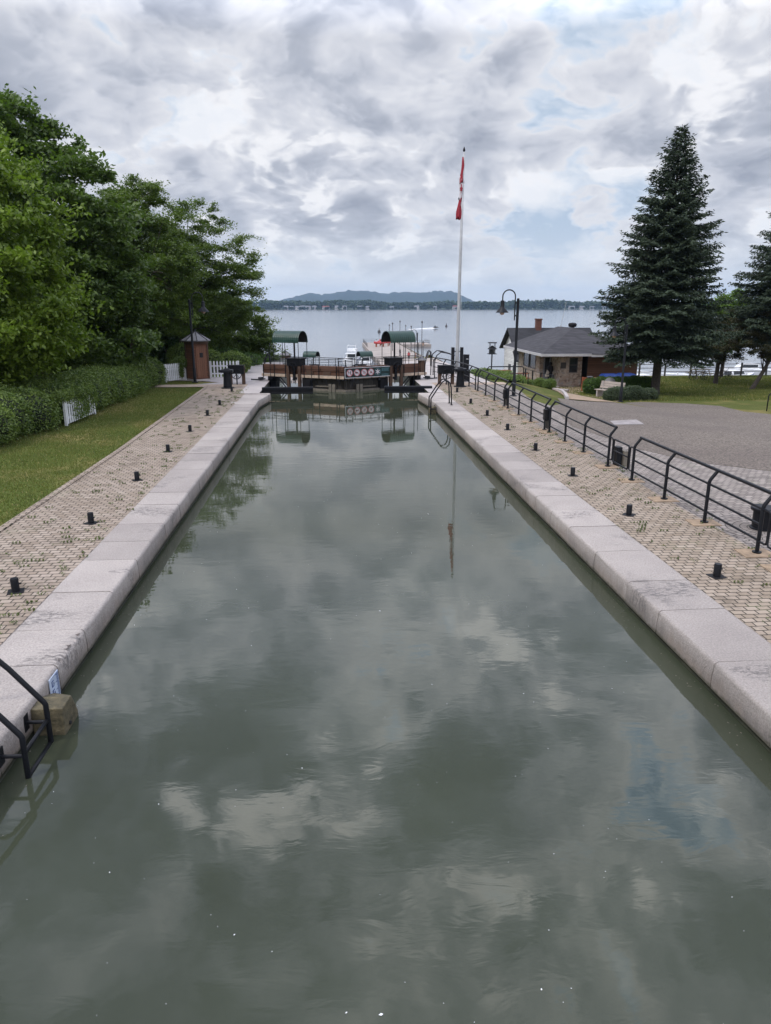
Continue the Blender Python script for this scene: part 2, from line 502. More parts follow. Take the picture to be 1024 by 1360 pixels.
def water_mat(name, base, rough, sc, strength, stretch=(1, 1, 1), dist=.02, two=True):
    m, g, b = new_mat(name)
    co = g.n('ShaderNodeNewGeometry').outputs['Position']
    b.inputs['Roughness'].default_value = rough
    b.inputs['IOR'].default_value = 1.38
    n0 = g.noise(co, .25, 4, .6)
    g.set(b.inputs['Base Color'], g.mix(g.mapr(n0, .3, .7, 0, 1), tuple(q * .85 for q in base), tuple(q * 1.15 for q in base)))
    v = g.vm('MULTIPLY', co, stretch)
    h = g.math('ADD', g.noise(v, sc, 3, .55, .6), g.math('MULTIPLY', g.noise(v, sc * .22, 2, .5, .4), 2.2))
    bp = g.n('ShaderNodeBump'); bp.inputs['Distance'].default_value = dist
    amp = g.mapr(g.noise(co, .18, 2, .5), .35, .65, .45, 1.3)
    g.set(bp.inputs['Strength'], g.math('MULTIPLY', amp, strength))
    g.set(bp.inputs['Height'], h); g.set(b.inputs['Normal'], bp.outputs[0])
    return m


M['water'] = water_mat('still_green_water', (.044, .051, .033), .0, 2.4, .065, (.8, 1.8, 1), .02)
M['lake'] = water_mat('lake_water', (.12, .13, .145), .12, .9, .22, (.3, 1.6, 1), .05)

# ------------------------------------------------------------------ setting


def clip_sheet(name, poly, mat, zf, dz=0., step=.7, kind='structure'):
    """a polygon cut on a grid and draped over the ground"""
    import bmesh
    bm = bmesh.new()
    vs = [bm.verts.new((x, y, 0)) for x, y in poly]
    bm.faces.new(vs)
    xs = [p[0] for p in poly]; ys = [p[1] for p in poly]
    if step:
        for ax, lo, hi in ((0, min(xs), max(xs)), (1, min(ys), max(ys))):
            k = math.ceil(lo / step)
            while k * step < hi:
                co = [0, 0, 0]; no = [0, 0, 0]; co[ax] = k * step; no[ax] = 1
                bmesh.ops.bisect_plane(bm, geom=bm.verts[:] + bm.edges[:] + bm.faces[:], plane_co=co, plane_no=no, dist=1e-5)
                k += 1
    bmesh.ops.recalc_face_normals(bm, faces=bm.faces[:])
    for f in bm.faces:
        if f.normal.z < 0: f.normal_flip()
    for v in bm.verts: v.co.z = zf(v.co.x, v.co.y) + dz
    me = bpy.data.meshes.new(name); bm.to_mesh(me); bm.free(); me.materials.append(mat)
    o = bpy.data.objects.new(name, me); COL.objects.link(o)
    if kind: o['kind'] = kind
    return o


zero = lambda x, y: 0.0
XL, XR = -3.24, 4.38
# terrain left & right
clip_sheet('lawn', [(-70, -6), (-4.12, -6), (-4.12, 104), (-70, 104)], M['grass_l'], lambda x, y: gl(x, y) - .03, 0, 1.5)
clip_sheet('lawn', [(5.33, -6), (120, -6), (120, 90), (11.5, 90), (11.5, 66), (8.4, 64), (8.4, 38), (5.33, 38)], M['grass_r'], lambda x, y: gz(x, y) - .03, 0, 1.4)
# pavements beside the lock
edge_l = [(-5.6, 2.0), (-6.12, 12.96), (-6.1, 15.08), (-6.09, 16.89), (-6.07, 20.82), (-6.16, 26.27), (-6.35, 37.6)]
clip_sheet('pavement', [(-4.12, -5)] + [(-4.12, 37.6)] + edge_l[::-1] + [(-5.2, -5)], M['paver_l'], zero, .004, 0)
clip_sheet('pavement', [(5.32, -5), (7.12, -5), (7.12, 37.6), (5.32, 37.6)], M['paver_r'], zero, .004, 0)
grey = [(7.12, -5), (40, -5), (40, 4), (22, 10.5), (15, 14.2), (10.95, 16.79), (9.6, 17.98), (8.85, 19.8), (8.53, 21.93), (8.24, 24.03), (8.62, 26.5), (9.08, 29.2), (8.84, 30.7), (8.87, 32.3), (9.2, 34.7), (9.3, 37.6), (7.12, 37.6)]
clip_sheet('pavement', grey, M['paver_g'], gz, .004, .7)
asph = [(40, -5), (40, 4), (22, 10.5), (15, 14.2), (10.95, 16.79), (9.6, 17.98), (8.85, 19.8), (8.53, 21.93), (8.24, 24.03), (8.62, 26.5), (9.08, 29.2), (9.9, 30.4), (10.6, 33.3), (11.6, 33.2), (13.2, 34.5), (15.2, 37.4), (16.5, 39.3), (17.6, 39.6), (19.4, 38.2), (20.3, 36.3), (19.6, 32.8), (20.2, 30.6), (24, 28), (40, 25), (60, 20), (60, -5)]
clip_sheet('road', asph, M['asphalt'], gz, .012, .7)
clip_sheet('path', [(11.2, 33.6), (13.2, 34.9), (16.3, 39.6), (17.6, 42.6), (16.4, 46.5), (17.0, 49.5), (21, 51), (24.5, 53.2), (24.5, 56), (15.2, 56.5), (15.3, 50.5), (13.0, 41)], M['footing'], gz, .010, .7)
# transverse strip of tan bricks and the concrete apron round the gates
for x0, x1 in ((-9.6, -3.45), (4.6, 9.3)):
    clip_sheet('path', [(x0, 37.6), (x1, 37.6), (x1, 38.8), (x0, 38.8)], M['paver_t'], zero, .006, 0)
clip_sheet('pavement', [(-7.2, 38.8), (-3.45, 38.8), (-3.45, 54), (-5.6, 54), (-6.2, 43), (-8.8, 42.4), (-9.4, 41.2), (-7.2, 40.6), (-6.1, 39.9)], M['concrete'], zero, .004, 0)
clip_sheet('pavement', [(4.6, 38.8), (8.6, 38.8), (8.4, 54), (4.6, 54)], M['concrete'], gz, .006, .7)
clip_sheet('pavement', [(9.88, 24.38), (11.2, 24.9), (11.5, 26.3), (10.1, 25.4)], M['slab'], gz, .022, .7)
# lock chamber water, lower chamber, lake
MB().box(-4.0, 5.2, -10, 43, -2.0, -.40).build('water', M['water'])['kind'] = 'structure'
MB().box(-3.2, 4.4, 43.2, 84, -6, -3.95).build('water', M['water'])['kind'] = 'structure'
MB().add([(-4400, 60, -7.5), (4400, 60, -7.5), (4400, 7300, -7.5), (-4400, 7300, -7.5)], [(0, 1, 2, 3)]).build('lake', M['lake'])['kind'] = 'structure'
# quays of the lower levels and the long pier
MB().box(4.5, 8.2, 53.99, 58, -9, -.02).build('quay', M['quay'])['kind'] = 'structure'
MB().box(4.4, 11.4, 57, 93, -9, -3.5).build('quay', M['quay'])['kind'] = 'structure'
MB().box(9.4, 20.0, 92.9, 224, -8.5, -6.8).build('quay', M['quay'])['kind'] = 'structure'
MB().box(20.0, 29, 212, 224, -8.5, -6.8).build('quay', M['quay'])['kind'] = 'structure'
MB().box(-7, -3.2, 57, 93, -9, -3.48).build('quay', M['quay'])['kind'] = 'structure'

# ---- lock walls of granite blocks
rng = random.Random(3)


def lock_wall(side, label):
    t = thing('lock_wall', label, 'wall', (0, 0, 0))
    # inner edge as function of y
    if side < 0:
        def xi(y): return XL + .31 * cl((y - 32.0) / 2.4)
        def xo(y): return -4.14 if y < 30.9 else -4.42
        yend = 34.6
    else:
        def xi(y): return XR - .30 * cl((y - 30.6) / 3.2)
        def xo(y): return 5.33
        yend = 34.2
    mb = MB(); y = -5.0
    s = -1 if side < 0 else 1          # outward direction
    while y < yend - .05:
        L = rng.uniform(.95, 1.5)
        if side < 0 and 7.0 < y + L < 8.2: L = 7.75 - y if 7.75 - y > .5 else L
        y1 = min(y + L, yend)
        if yend - y1 < .5: y1 = yend
        dz = rng.uniform(-.004, .004); dx = rng.uniform(-.004, .004)
        broken = side < 0 and abs(y - 7.75) < .02
        n = 46 if broken else 5
        prof_n = 9; vs = []
        for i in range(n + 1):
            yy = y + .008 + (y1 - y - .016) * i / n
            a, b = xi(yy) + dx, xo(yy)
            r = .055
            prof = [(b, dz), (b + (a - b) * .45, dz), (a + s * r, dz), (a + s * r * .45, dz - r * .12), (a + s * r * .12, dz - r * .45), (a, dz - r), (a, -.2), (a, -.335), (b, -.335)]
            for k, (x, z) in enumerate(prof):
                jx = rng.uniform(-.003, .003) if 0 < k < 7 else 0
                jz = rng.uniform(-.003, .003) if 0 < k < 7 else 0
                if broken and k in (2, 3, 4, 5) and 0 < i < n:
                    q = abs(.5 + .35 * sin(i * .31 + 1) + .3 * sin(i * 1.3)) * rng.uniform(.4, 1.2) * min(1, (n - i) / 6, i / 5); jx += s * q * (.045, .04, .03, .018)[k - 2]; jz -= q * (.008, .03, .03, .01)[k - 2]
                end = .012 if i in (0, n) and k in (3, 4, 5) else 0
                vs.append((x + jx + s * end, yy, z + jz - end * .5))
        fs = []
        for i in range(n):
            for k in range(prof_n):
                k2 = (k + 1) % prof_n
                q = (i * prof_n + k, i * prof_n + k2, (i + 1) * prof_n + k2, (i + 1) * prof_n + k)
                fs.append(q if s > 0 else q[::-1])
        c0 = tuple(range(prof_n)); c1 = tuple(n * prof_n + k for k in range(prof_n))
        fs += [c0[::-1], c1] if s > 0 else [c0, c1[::-1]]
        mb.add(vs, fs); y = y1
    o = mb.build('coping', M['stone'], t, smooth=True, auto=True)
    # mortar bed + wall underneath
    jb = MB(); wb = MB()
    ys = [-5, 31, 32, 33, 34.15] if side < 0 else [-5, 30.6, 32, 33.9, 34.1]
    for a, b in zip(ys[:-1], ys[1:]):
        xa, xb = xi(a) + s * .02, xi(b) + s * .02
        jb.add([(xa + s * .02, a, -.02), (xb + s * .02, b, -.02), (xo(a), b, -.02), (xo(a), a, -.02)], [(0, 1, 2, 3) if s < 0 else (3, 2, 1, 0)])
        jb.add([(xa, a, -.33), (xb, b, -.33), (xb, b, -.06), (xa, a, -.06)], [(0, 1, 2, 3) if s > 0 else (3, 2, 1, 0)])
        wb.add([(xa + s * .03, a, -2), (xb + s * .03, b, -2), (xb + s * .03, b, -.34), (xa + s * .03, a, -.34)], [(0, 1, 2, 3)])
        wb.add([(xa - s * .012, a, -.39), (xb - s * .012, b, -.39), (xb + s * .05, b, -.375), (xa + s * .05, a, -.375)], [(0, 1, 2, 3)])
    jb.build('joint', M['mortar'], t)
    # the gate recess beyond the blocks
    if side < 0:
        wb.box(-4.42, -3.47, 34.62, 58, -2, -.006)
        wb.box(-4.4, -3.5, 31, 34.55, -2, -.35)
    else:
        wb.box(4.62, 5.34, 34.22, 58, -2, -.006)
        wb.box(4.6, 5.3, 31, 34.15, -2, -.35)
    wb.build('wall_face', M['wetwall'], t)
    cap = MB()
    if side < 0: cap.box(-4.43, -3.46, 34.63, 54, -.005, .012)
    else: cap.box(4.61, 5.34, 34.23, 54, -.005, .012)
    cap.build('coping', M['concrete'], t)
    return t


lock_wall(-1, 'long left wall of the lock chamber with pale granite coping and one broken edge')
lock_wall(1, 'long right wall of the lock chamber with pale granite coping beside the railing')
# curb of edge bricks between left paving and lawn
cb = MB()
for a, b in zip(edge_l[:-1], edge_l[1:]):
    A, B = Vector((*a, 0)), Vector((*b, 0)); dv = (B - A).normalized(); nv = Vector((-dv.y, dv.x, 0))
    cb.add([A, B, B + nv * .14, A + nv * .14, *(q + Vector((0, 0, .03)) for q in (A, B, B + nv * .14, A + nv * .14))], [(4, 5, 6, 7), (0, 1, 5, 4), (3, 7, 6, 2)])
cb.build('kerb', M['paver_l'])['kind'] = 'structure'
# kerb beside the stone building's path
kb = MB()
kp = [(11.0, 33.3), (12.1, 37.0), (13.2, 41), (14.6, 46.5), (15.35, 50.5)]
for a, b in zip(kp[:-1], kp[1:]):
    za, zb = gz(*a), gz(*b)
    kb.add([(a[0], a[1], za - .1), (b[0], b[1], zb - .1), (b[0] + .16, b[1], zb - .1), (a[0] + .16, a[1], za - .1), (a[0], a[1], za + .13), (b[0], b[1], zb + .13), (b[0] + .16, b[1], zb + .13), (a[0] + .16, a[1], za + .13)],
           [(4, 5, 6, 7), (0, 1, 5, 4), (3, 7, 6, 2), (0, 4, 7, 3), (1, 2, 6, 5)])
kb.build('kerb', M['concrete'])['kind'] = 'structure'

# ------------------------------------------------------------------ foliage tools


def quads(name, C, U, V, mat, parent=None, kite=True):
    """one 4-vertex leaf per row: centre C, half axes U, V"""
    n = len(C)
    if kite:
        v = np.stack([C - U, C + V - U * .15, C + U, C - V - U * .15], 1)
    else:
        v = np.stack([C - U - V, C + U - V, C + U + V, C - U + V], 1)
    me = bpy.data.meshes.new(name)
    me.vertices.add(4 * n); me.vertices.foreach_set('co', v.reshape(-1).astype(np.float32))
    me.loops.add(4 * n); me.loops.foreach_set('vertex_index', np.arange(4 * n, dtype=np.int32))
    me.polygons.add(n); me.polygons.foreach_set('loop_start', np.arange(0, 4 * n, 4, dtype=np.int32))
    try: me.polygons.foreach_set('loop_total', np.full(n, 4, dtype=np.int32))
    except Exception: pass
    me.update(calc_edges=True); me.materials.append(mat)
    o = bpy.data.objects.new(name, me); COL.objects.link(o)
    if parent is not None: o.parent = parent
    return o


def rand_leaves(R, C, size, aspect=.5, flat_=.5, droop=.0):
    n = len(C)
    N = R.normal(size=(n, 3)); N[:, 2] = np.abs(N[:, 2]) + flat_
    N /= np.linalg.norm(N, axis=1)[:, None]
    T = R.normal(size=(n, 3)); T[:, 2] -= droop
    T -= N * (T * N).sum(1)[:, None]; T /= np.linalg.norm(T, axis=1)[:, None]
    B = np.cross(N, T)
    s = size * R.uniform(.6, 1.3, n)[:, None]
    return T * s, B * s * aspect


def sample_ell(R, ells, n, lo=.72, hi=1.05):
    vol = np.array([e[3] * e[4] * e[5] for e in ells]) ** .67
    idx = R.choice(len(ells), n, p=vol / vol.sum())
    E = np.array(ells)[idx]
    D = R.normal(size=(n, 3)); D /= np.linalg.norm(D, axis=1)[:, None]
    r = R.uniform(lo ** 2, hi ** 2, n) ** .5
    return E[:, :3] + D * E[:, 3:6] * r[:, None]


def tree(name, label, loc, ells, mat, trunk_r, trunk_h, nclu=150, per=320, cr=.62, size=.11, seed=1, flat_=.6, droop=.5, lean=(0, 0), group=None, aspect=.5, inner=.35, squash=.55):
    """ells: crown ellipsoids (cx,cy,cz,rx,ry,rz) relative to the base"""
    R = np.random.default_rng(seed); rr = random.Random(seed)
    t = thing(name, label, 'tree', loc, 0, group)
    CL = sample_ell(R, ells, nclu, .78, 1.02)
    CI = sample_ell(R, ells, int(nclu * inner), .2, .78)
    CL = np.concatenate([CL, CI])
    pts = []
    for c in CL:
        k = int(per * R.uniform(.8, 1.6)); rad = cr * R.uniform(.6, 1.5)
        q = R.normal(size=(k, 3)) * .5; q[:, 2] *= squash
        # sprays: leaves gather on a few twigs of the cluster
        tw = R.normal(size=(7, 3)); tw[:, 2] *= .45
        w_ = R.integers(0, 7, k); tt = R.uniform(0, 1.15, k)[:, None]
        q = q * .46 + tw[w_] * tt * .58
        pts.append(c + q * rad)
    Cn = np.concatenate(pts)
    Cn = Cn[Cn[:, 2] > .15]
    U, V = rand_leaves(R, Cn, size, aspect, flat_, droop)
    quads('crown', Cn, U, V, mat, t)
    mb = MB()
    top = Vector((lean[0], lean[1], trunk_h))
    mb.tube([(0, 0, -.4), (0, 0, 0), (lean[0] * .35 + .04, lean[1] * .35, trunk_h * .35), (lean[0] * .7 - .04, lean[1] * .7, trunk_h * .7), top], [trunk_r * 1.35, trunk_r * 1.1, trunk_r * .85, trunk_r * .6, trunk_r * .35], 9)
    sel = rr.sample(range(nclu), min(nclu, 34))
    for i in sel:
        c = Vector(CL[i]); f = rr.uniform(.3, .95)
        a = Vector((lean[0] * f, lean[1] * f, trunk_h * f))
        if c.z < a.z - .5: a.z = max(trunk_h * .3, c.z - .3)
        m1 = a.lerp(c, .45) + Vector((rr.uniform(-.3, .3), rr.uniform(-.3, .3), rr.uniform(.1, .5)))
        r0 = trunk_r * rr.uniform(.22, .4)
        mb.tube([a, m1, c], [r0, r0 * .55, .012], 5, False)
    mb.build('trunk', M['bark'], t, smooth=True)
    return t


def spruce(label, loc, h, rmax, seed, clear=1.5, group=None, lean=0):
    R = np.random.default_rng(seed)
    t = thing('spruce_tree', label, 'tree', loc, 0, group)
    mb = MB(); mb.tube([(0, 0, -.4), (0, 0, .5), (0, 0, h * .5), (0, 0, h)], [.36, .29, .16, .015], 9)
    Cs, Us, Vs = [], [], []
    z = clear
    while z < h - .15:
        f = (z - clear) / (h - clear)
        Lb = rmax * ((1 - f) ** .86) * (.80 + .35 * min(1, f * 6)) + .12
        nb = int(9 + 3 * (1 - f))
        a0 = R.uniform(0, 2 * pi)
        for b in range(nb):
            a = a0 + 2 * pi * b / nb + R.uniform(-.3, .3)
            L = Lb * R.uniform(.68, 1.08)
            dirx, diry = cos(a), sin(a)
            zb = z + R.uniform(-.18, .18)
            up = .24 * f + .02; sag = .34 * (1 - f) + .06
            n = max(4, int(L / .12))
            s = np.linspace(.12, 1, n)
            px = dirx * L * s; py = diry * L * s
            pz = zb + L * (up * s - sag * s ** 1.3 * 1.0 + .16 * s ** 3)
            if b % 2 == 0: mb.tube([(0, 0, zb), (px[n // 2], py[n // 2], pz[n // 2]), (px[-1], py[-1], pz[-1])], [.035 * (1 - f) + .012, .02, .006], 4, False)
            for k in range(n):
                w_ = (1 - s[k]) ** .7 * .40 * L + .16
                base = np.array([px[k], py[k], pz[k]])
                for sd_ in (-1, 1, 0):
                    lt = (w_ if sd_ else .25) * R.uniform(.6, 1.15)
                    nn = max(1, int(lt / .10))
                    tt = (np.arange(nn) + R.uniform(0, 1, nn)) / nn
                    side = np.array([-diry * sd_ + dirx * .7, dirx * sd_ + diry * .7, 0]); side /= np.linalg.norm(side) + 1e-6
                    q = base + side * (tt * lt)[:, None] + np.stack([R.normal(0, .03, nn), R.normal(0, .03, nn), -.32 * (tt ** 1.4) * lt + R.normal(0, .045, nn)], 1)
                    m = len(q)
                    u = side + R.normal(0, .35, (m, 3)) + np.array([0, 0, -.22]); u /= np.linalg.norm(u, axis=1)[:, None]
                    v = np.cross(u, R.normal(0, .5, (m, 3)) + np.array([0, 0, 1.0])); v /= np.linalg.norm(v, axis=1)[:, None] + 1e-6
                    Cs.append(q); Us.append(u * R.uniform(.09, .18, m)[:, None]); Vs.append(v * R.uniform(.035, .06, m)[:, None])
        z += .30 + .06 * (1 - f)
    quads('crown', np.concatenate(Cs), np.concatenate(Us), np.concatenate(Vs), M['needle'], t)
    mb.build('trunk', M['bark'], t, smooth=True)
    return t


def bush(name, label, cat, loc, ells, mat, n, size, seed, group=None, core=True, flat_=.4, aspect=.45, rough=.10):
    """a leafy mass: overlapping lumps, leaves on and just under their surface"""
    R = np.random.default_rng(seed)
    t = thing(name, label, cat, loc, 0, group)
    C = sample_ell(R, ells, n, .86, 1.04)
    E = np.array(ells)
    keep = np.ones(len(C), bool)
    for e in E:
        d_ = (((C - e[:3]) / e[3:6]) ** 2).sum(1)
        keep &= d_ > .66
    keep &= C[:, 2] > .02
    C = C[keep]
    # tufts
    C += R.normal(0, rough * .35, C.shape)
    ph = np.sin(C[:, 0] * 5.1 + seed) + np.sin(C[:, 1] * 4.3 + 1.7 * seed) + np.sin(C[:, 2] * 6 + C[:, 0] * 3)
    ctr = E[:, :3].mean(0)
    C[:, 2] += rough * .45 * ph * .5
    U, V = rand_leaves(R, C, size, aspect, flat_, .0)
    quads('foliage', C, U, V, mat, t)
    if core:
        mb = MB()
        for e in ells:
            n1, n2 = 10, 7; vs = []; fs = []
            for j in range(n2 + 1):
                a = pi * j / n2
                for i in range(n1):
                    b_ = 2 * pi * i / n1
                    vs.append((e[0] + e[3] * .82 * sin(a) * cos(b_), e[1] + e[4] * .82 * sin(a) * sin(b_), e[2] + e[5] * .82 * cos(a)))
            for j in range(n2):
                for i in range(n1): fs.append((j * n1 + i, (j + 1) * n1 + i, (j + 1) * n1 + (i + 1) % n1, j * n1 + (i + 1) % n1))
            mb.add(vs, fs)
        mb.build('dark_core', M['hedge_core'], t)  # solid core for opacity, inner shade painted by its dark colour
    return t

# ------------------------------------------------------------------ furniture of the lock
# mooring posts
mp = thing('mooring_post', 'black mooring post on the left pavement, nearest the camera', 'bollard', (-4.65, 10.05, 0), .3, 'short black mooring posts along the lock')
MB().lathe([(.056, 0), (.056, .20), (.050, .212)], 16).build('post', M['black'], mp, True, auto=True)
MB().tube([(.04, 0, .12), (.085, 0, .12)], .014, 8).build('pin', M['black'], mp)
MB().box(-.11, .11, -.11, .11, .004, .012).build('base_plate', M['black_rough'], mp)
ordn = ['nearest', 'second nearest', 'third nearest', 'fourth', 'fifth', 'sixth', 'seventh', 'farthest']
for i, (x, y) in enumerate([(-4.65, 13.47), (-4.68, 16.98), (-4.7, 20.46), (-4.72, 23.91), (-4.73, 27.46), (-4.71, 30.46), (-4.86, 35.41)]):
    copy_tree(mp, (x, y, 0), -.4 + i, 'black mooring post on the left pavement, %s from the camera' % (ordn[i + 1].replace(' nearest', '')) if i < 6 else 'farthest black mooring post on the left pavement, before the capstan')
for i, (x, y) in enumerate([(5.83, 9.88), (5.83, 13.26), (5.82, 16.68), (5.8, 19.91), (5.83, 23.43), (5.83, 26.68), (5.86, 30.16), (6.0, 34.4)]):
    lb = 'nearest black mooring post on the right pavement, by the damaged coping joint' if i == 0 else ('farthest black mooring post on the right pavement, before the capstan' if i == 7 else 'black mooring post on the right pavement, %s from the camera' % ordn[i].replace(' nearest', ''))
    if i == 0: lb = 'nearest black mooring post on the right pavement'
    copy_tree(mp, (x, y, 0), .2 + i * .7, lb)

# railing sections along the right pavement
FX = 7.05


def railing(ys, label, loops=(True, True), curve=None):
    t = thing('railing', label, 'railing', (FX, ys[0], 0), 0, 'black steel railing sections beside the lock')
    y0 = ys[0]; L = ys[-1] - y0
    for y in ys:
        q = y - y0
        mb = MB(); mb.tube([(0, q, 0), (0, q, .80), (.015, q, .85), (.14, q, 1.02)], .033, 10)
        mb.lathe([(.075, .0), (.075, .02)], 12, (0, q, .022)).build('post', M['black'], t, True, auto=True)
        MB().prism([(-.30, q - .20), (.24, q - .22), (.26, q + .20), (-.28, q + .21)], .0045, .018).build('footing', M['footing'], t)
    MB().tube([(.14, -.03, 1.03), (.14, L + .03, 1.03)], .032, 10).build('top_rail', M['black'], t, True, auto=True)
    for z in (.77, .50, .23):
        MB().tube([(.005, 0, z), (.005, L, z)], .022, 8).build('rail', M['black'], t, True, auto=True)
    for k, (on, q, s_) in enumerate(((loops[0], 0, -1), (loops[1], L, 1))):
        if on:
            MB().tube([(0, q, .78), (0, q + s_ * .17, .78), (0, q + s_ * .215, .76), (0, q + s_ * .23, .71), (0, q + s_ * .23, .29), (0, q + s_ * .215, .24), (0, q + s_ * .17, .22), (0, q, .22)], .02, 8).build('end_loop', M['black'], t, True, auto=True)
    return t


def span(a, b, n=4): return [a + (b - a) * i / (n - 1) for i in range(n)]


railing(span(4.9, 10.1), 'black pipe railing section at the right edge, nearest the camera', (False, True))
railing([10.86, 12.62, 14.34, 16.07], 'nearest fully visible black railing section beside the black drum')
railing([17.6, 19.45, 21.13, 22.75], 'black railing section beyond the small gate, second whole one', (True, False))
railing(span(23.3, 28.45), 'black railing section in front of the stone building, third one', (False, False))
railing(span(29.1, 34.6), 'black railing section beside the tall right lamp', (False, False))
# far curved section
t = thing('railing', 'farthest black railing section curving away beside the brown winch posts', 'railing', (FX, 35.2, 0), 0, 'black steel railing sections beside the lock')
cpts = [(0, 0), (-.02, 1.6), (-.10, 3.2), (-.3, 4.8), (-.62, 6.4), (-1.0, 8.0)]
for x, y in cpts:
    MB().tube([(x, y, 0), (x, y, .82), (x + .13, y, 1.02)], .033, 8).build('post', M['black'], t, True, auto=True)
MB().tube([(x + .13, y, 1.03) for x, y in cpts], .03, 8).build('top_rail', M['black'], t, True)
for z in (.77, .5, .23): MB().tube([(x, y, z) for x, y in cpts], .02, 8).build('rail', M['black'], t, True)
t['label'] = 'farthest black railing section curving away behind the right capstan'

# little gate between the two nearest sections
t = thing('railing_gate', 'small square black pipe gate between two railing sections', 'gate', (FX, 16.35, 0))
MB().tube([(.0, .02, .25), (0, .02, .74), (0, .05, .78), (0, .92, .78), (0, .96, .74), (0, .96, .25), (0, .92, .21), (0, .05, .21), (0, .02, .25)], .022, 8).build('frame', M['black'], t, True)
MB().tube([(0, .02, .5), (0, .96, .5)], .018, 8).build('rail', M['black'], t, True)
t = thing('railing_gate', 'dark pipe gate closing the railing gap beside the black drum', 'gate', (FX, 10.18, 0))
MB().tube([(.0, .17, .25), (0, .17, .74), (0, .2, .78), (0, .4, .78), (0, .43, .74), (0, .43, .25), (0, .4, .21), (0, .2, .21), (0, .17, .25)], .018, 8).build('frame', M['black'], t, True)
for y, lb in ((23.02, 'black steel panel filling the railing gap near the lawn strip'), (28.77, 'black steel panel filling the railing gap below the tall right lamp')):
    t = thing('gap_panel', lb, 'panel', (FX + .02, y, 0), 0, 'black panels in the railing gaps')
    MB().box(-.035, .035, -.22, .22, .10, .80).build('panel', M['black'], t, bevel=.01)
    MB().box(-.15, -.04, -.12, .10, .38, .74).build('lock_box', M['black_rough'], t, bevel=.01)
t = thing('utility_box', 'black electric box with pale cover plate behind the small railing gate', 'electric box', (7.35, 17.75, 0), .1)
MB().box(-.07, .07, -.1, .1, 0, .50).build('body', M['black'], t, bevel=.01)
MB().box(.10, .20, -.16, .2, 0, .40).build('cover_plate', M['greywood'], t, bevel=.01)

# black drum
t = thing('drum', 'squat black steel drum with flat lid inside rings of pavers', 'drum', (7.95, 12.2, 0))
MB().lathe([(.215, 0), (.215, .03), (.185, .04), (.185, .36)], 28).build('body', M['black'], t, True, auto=True)
MB().lathe([(.235, .36), (.24, .375), (.24, .405), (.225, .42), (.0, .425)], 28).build('lid', M['black'], t, True, auto=True)


def ladder(name, label, loc, s, rungs, topz, knee, run):
    """s: +1 hooks over the left wall (towards -x), -1 over the right wall"""
    t = thing(name, label, 'ladder', loc)
    for yy in (0, .59):
        pts = [(0, yy, -1.6), (0, yy, knee - .03), (-s * .015, yy, knee), (-s * run * .5, yy, knee + (topz - knee) * .55), (-s * (run - .08), yy, topz - .06), (-s * (run + .02), yy, topz), (-s * (run + .14), yy, topz - .02), (-s * (run + .24), yy, topz - .12), (-s * (run + .29), yy, topz - .3), (-s * (run + .32), yy, .41)]
        MB().tube(pts, .028, 10).build('side_rail', M['black'], t, True)
        MB().lathe([(.06, .405), (.06, .42)], 12, (-s * (run + .32), yy, 0)).build('foot_plate', M['black'], t)
        bz = .24
        mb = MB(); mb.tube([(-s * .22, yy, bz), (0, yy, bz)], .02, 8)
        mb.box(*sorted((-s * .235, -s * .215)), yy - .05, yy + .05, bz - .09, bz + .09)
        mb.build('wall_bracket', M['black'], t)
    for z in rungs:
        MB().tube([(0, 0, z), (0, .59, z)], .022, 8).build('rung', M['black'], t, True)
    return t


ladder('ladder', 'black steel ladder at the lower left corner climbing out of the water', (-3.02, 6.20, -.40), 1, (.27, .0, -.3, -.6), 1.18, .47, .62)
ladder('ladder', 'small distant black steel ladder hooked over the far right coping', (4.10, 29.75, -.40), -1, (.3, .0, -.3), 1.42, .7, .55)

M['fender'] = flat('mossy_timber', (.17, .14, .08), .85, .45, 9, 0, .9, 26, c2=(.05, .045, .025))
# timber fender blocks
t = thing('fender_block', 'squared wooden fender block with slanted top beside the near ladder', 'fender block', (-3.24, 6.91, -.4))
MB().add([(0, 0, -.7), (.33, 0, -.7), (.33, .42, -.7), (0, .62, -.7), (0, 0, .315), (.33, 0, .315), (.33, .25, .315), (0, .25, .315), (.27, .42, .23), (0, .62, .16), (.33, .40, .05)],
         [(0, 3, 2, 1), (0, 1, 5, 4), (4, 5, 6, 7), (7, 6, 8, 9), (0, 4, 7, 9, 3), (1, 2, 10, 6, 5), (6, 10, 8), (3, 9, 8, 10, 2)]).build('block', M['fender'], t, bevel=.012)
MB().lathe([(.022, 0), (.022, .02)], 12, M=Matrix.Translation((.325, .14, .06)) @ Matrix.Rotation(pi / 2, 4, 'Y')).build('bolt', M['dark'], t)
t = thing('fender_block', 'small wooden fender block below the far right ladder', 'fender block', (4.38, 30.45, -.4))
MB().add([(0, 0, -.7), (-.30, 0, -.7), (-.30, -.34, -.7), (0, -.34, -.7), (0, 0, .3), (-.30, 0, .22), (-.30, -.34, .22), (0, -.34, .3)],
         [(0, 1, 2, 3), (4, 7, 6, 5), (0, 4, 5, 1), (1, 5, 6, 2), (2, 6, 7, 3), (3, 7, 4, 0)]).build('block', M['fender'], t, bevel=.012)

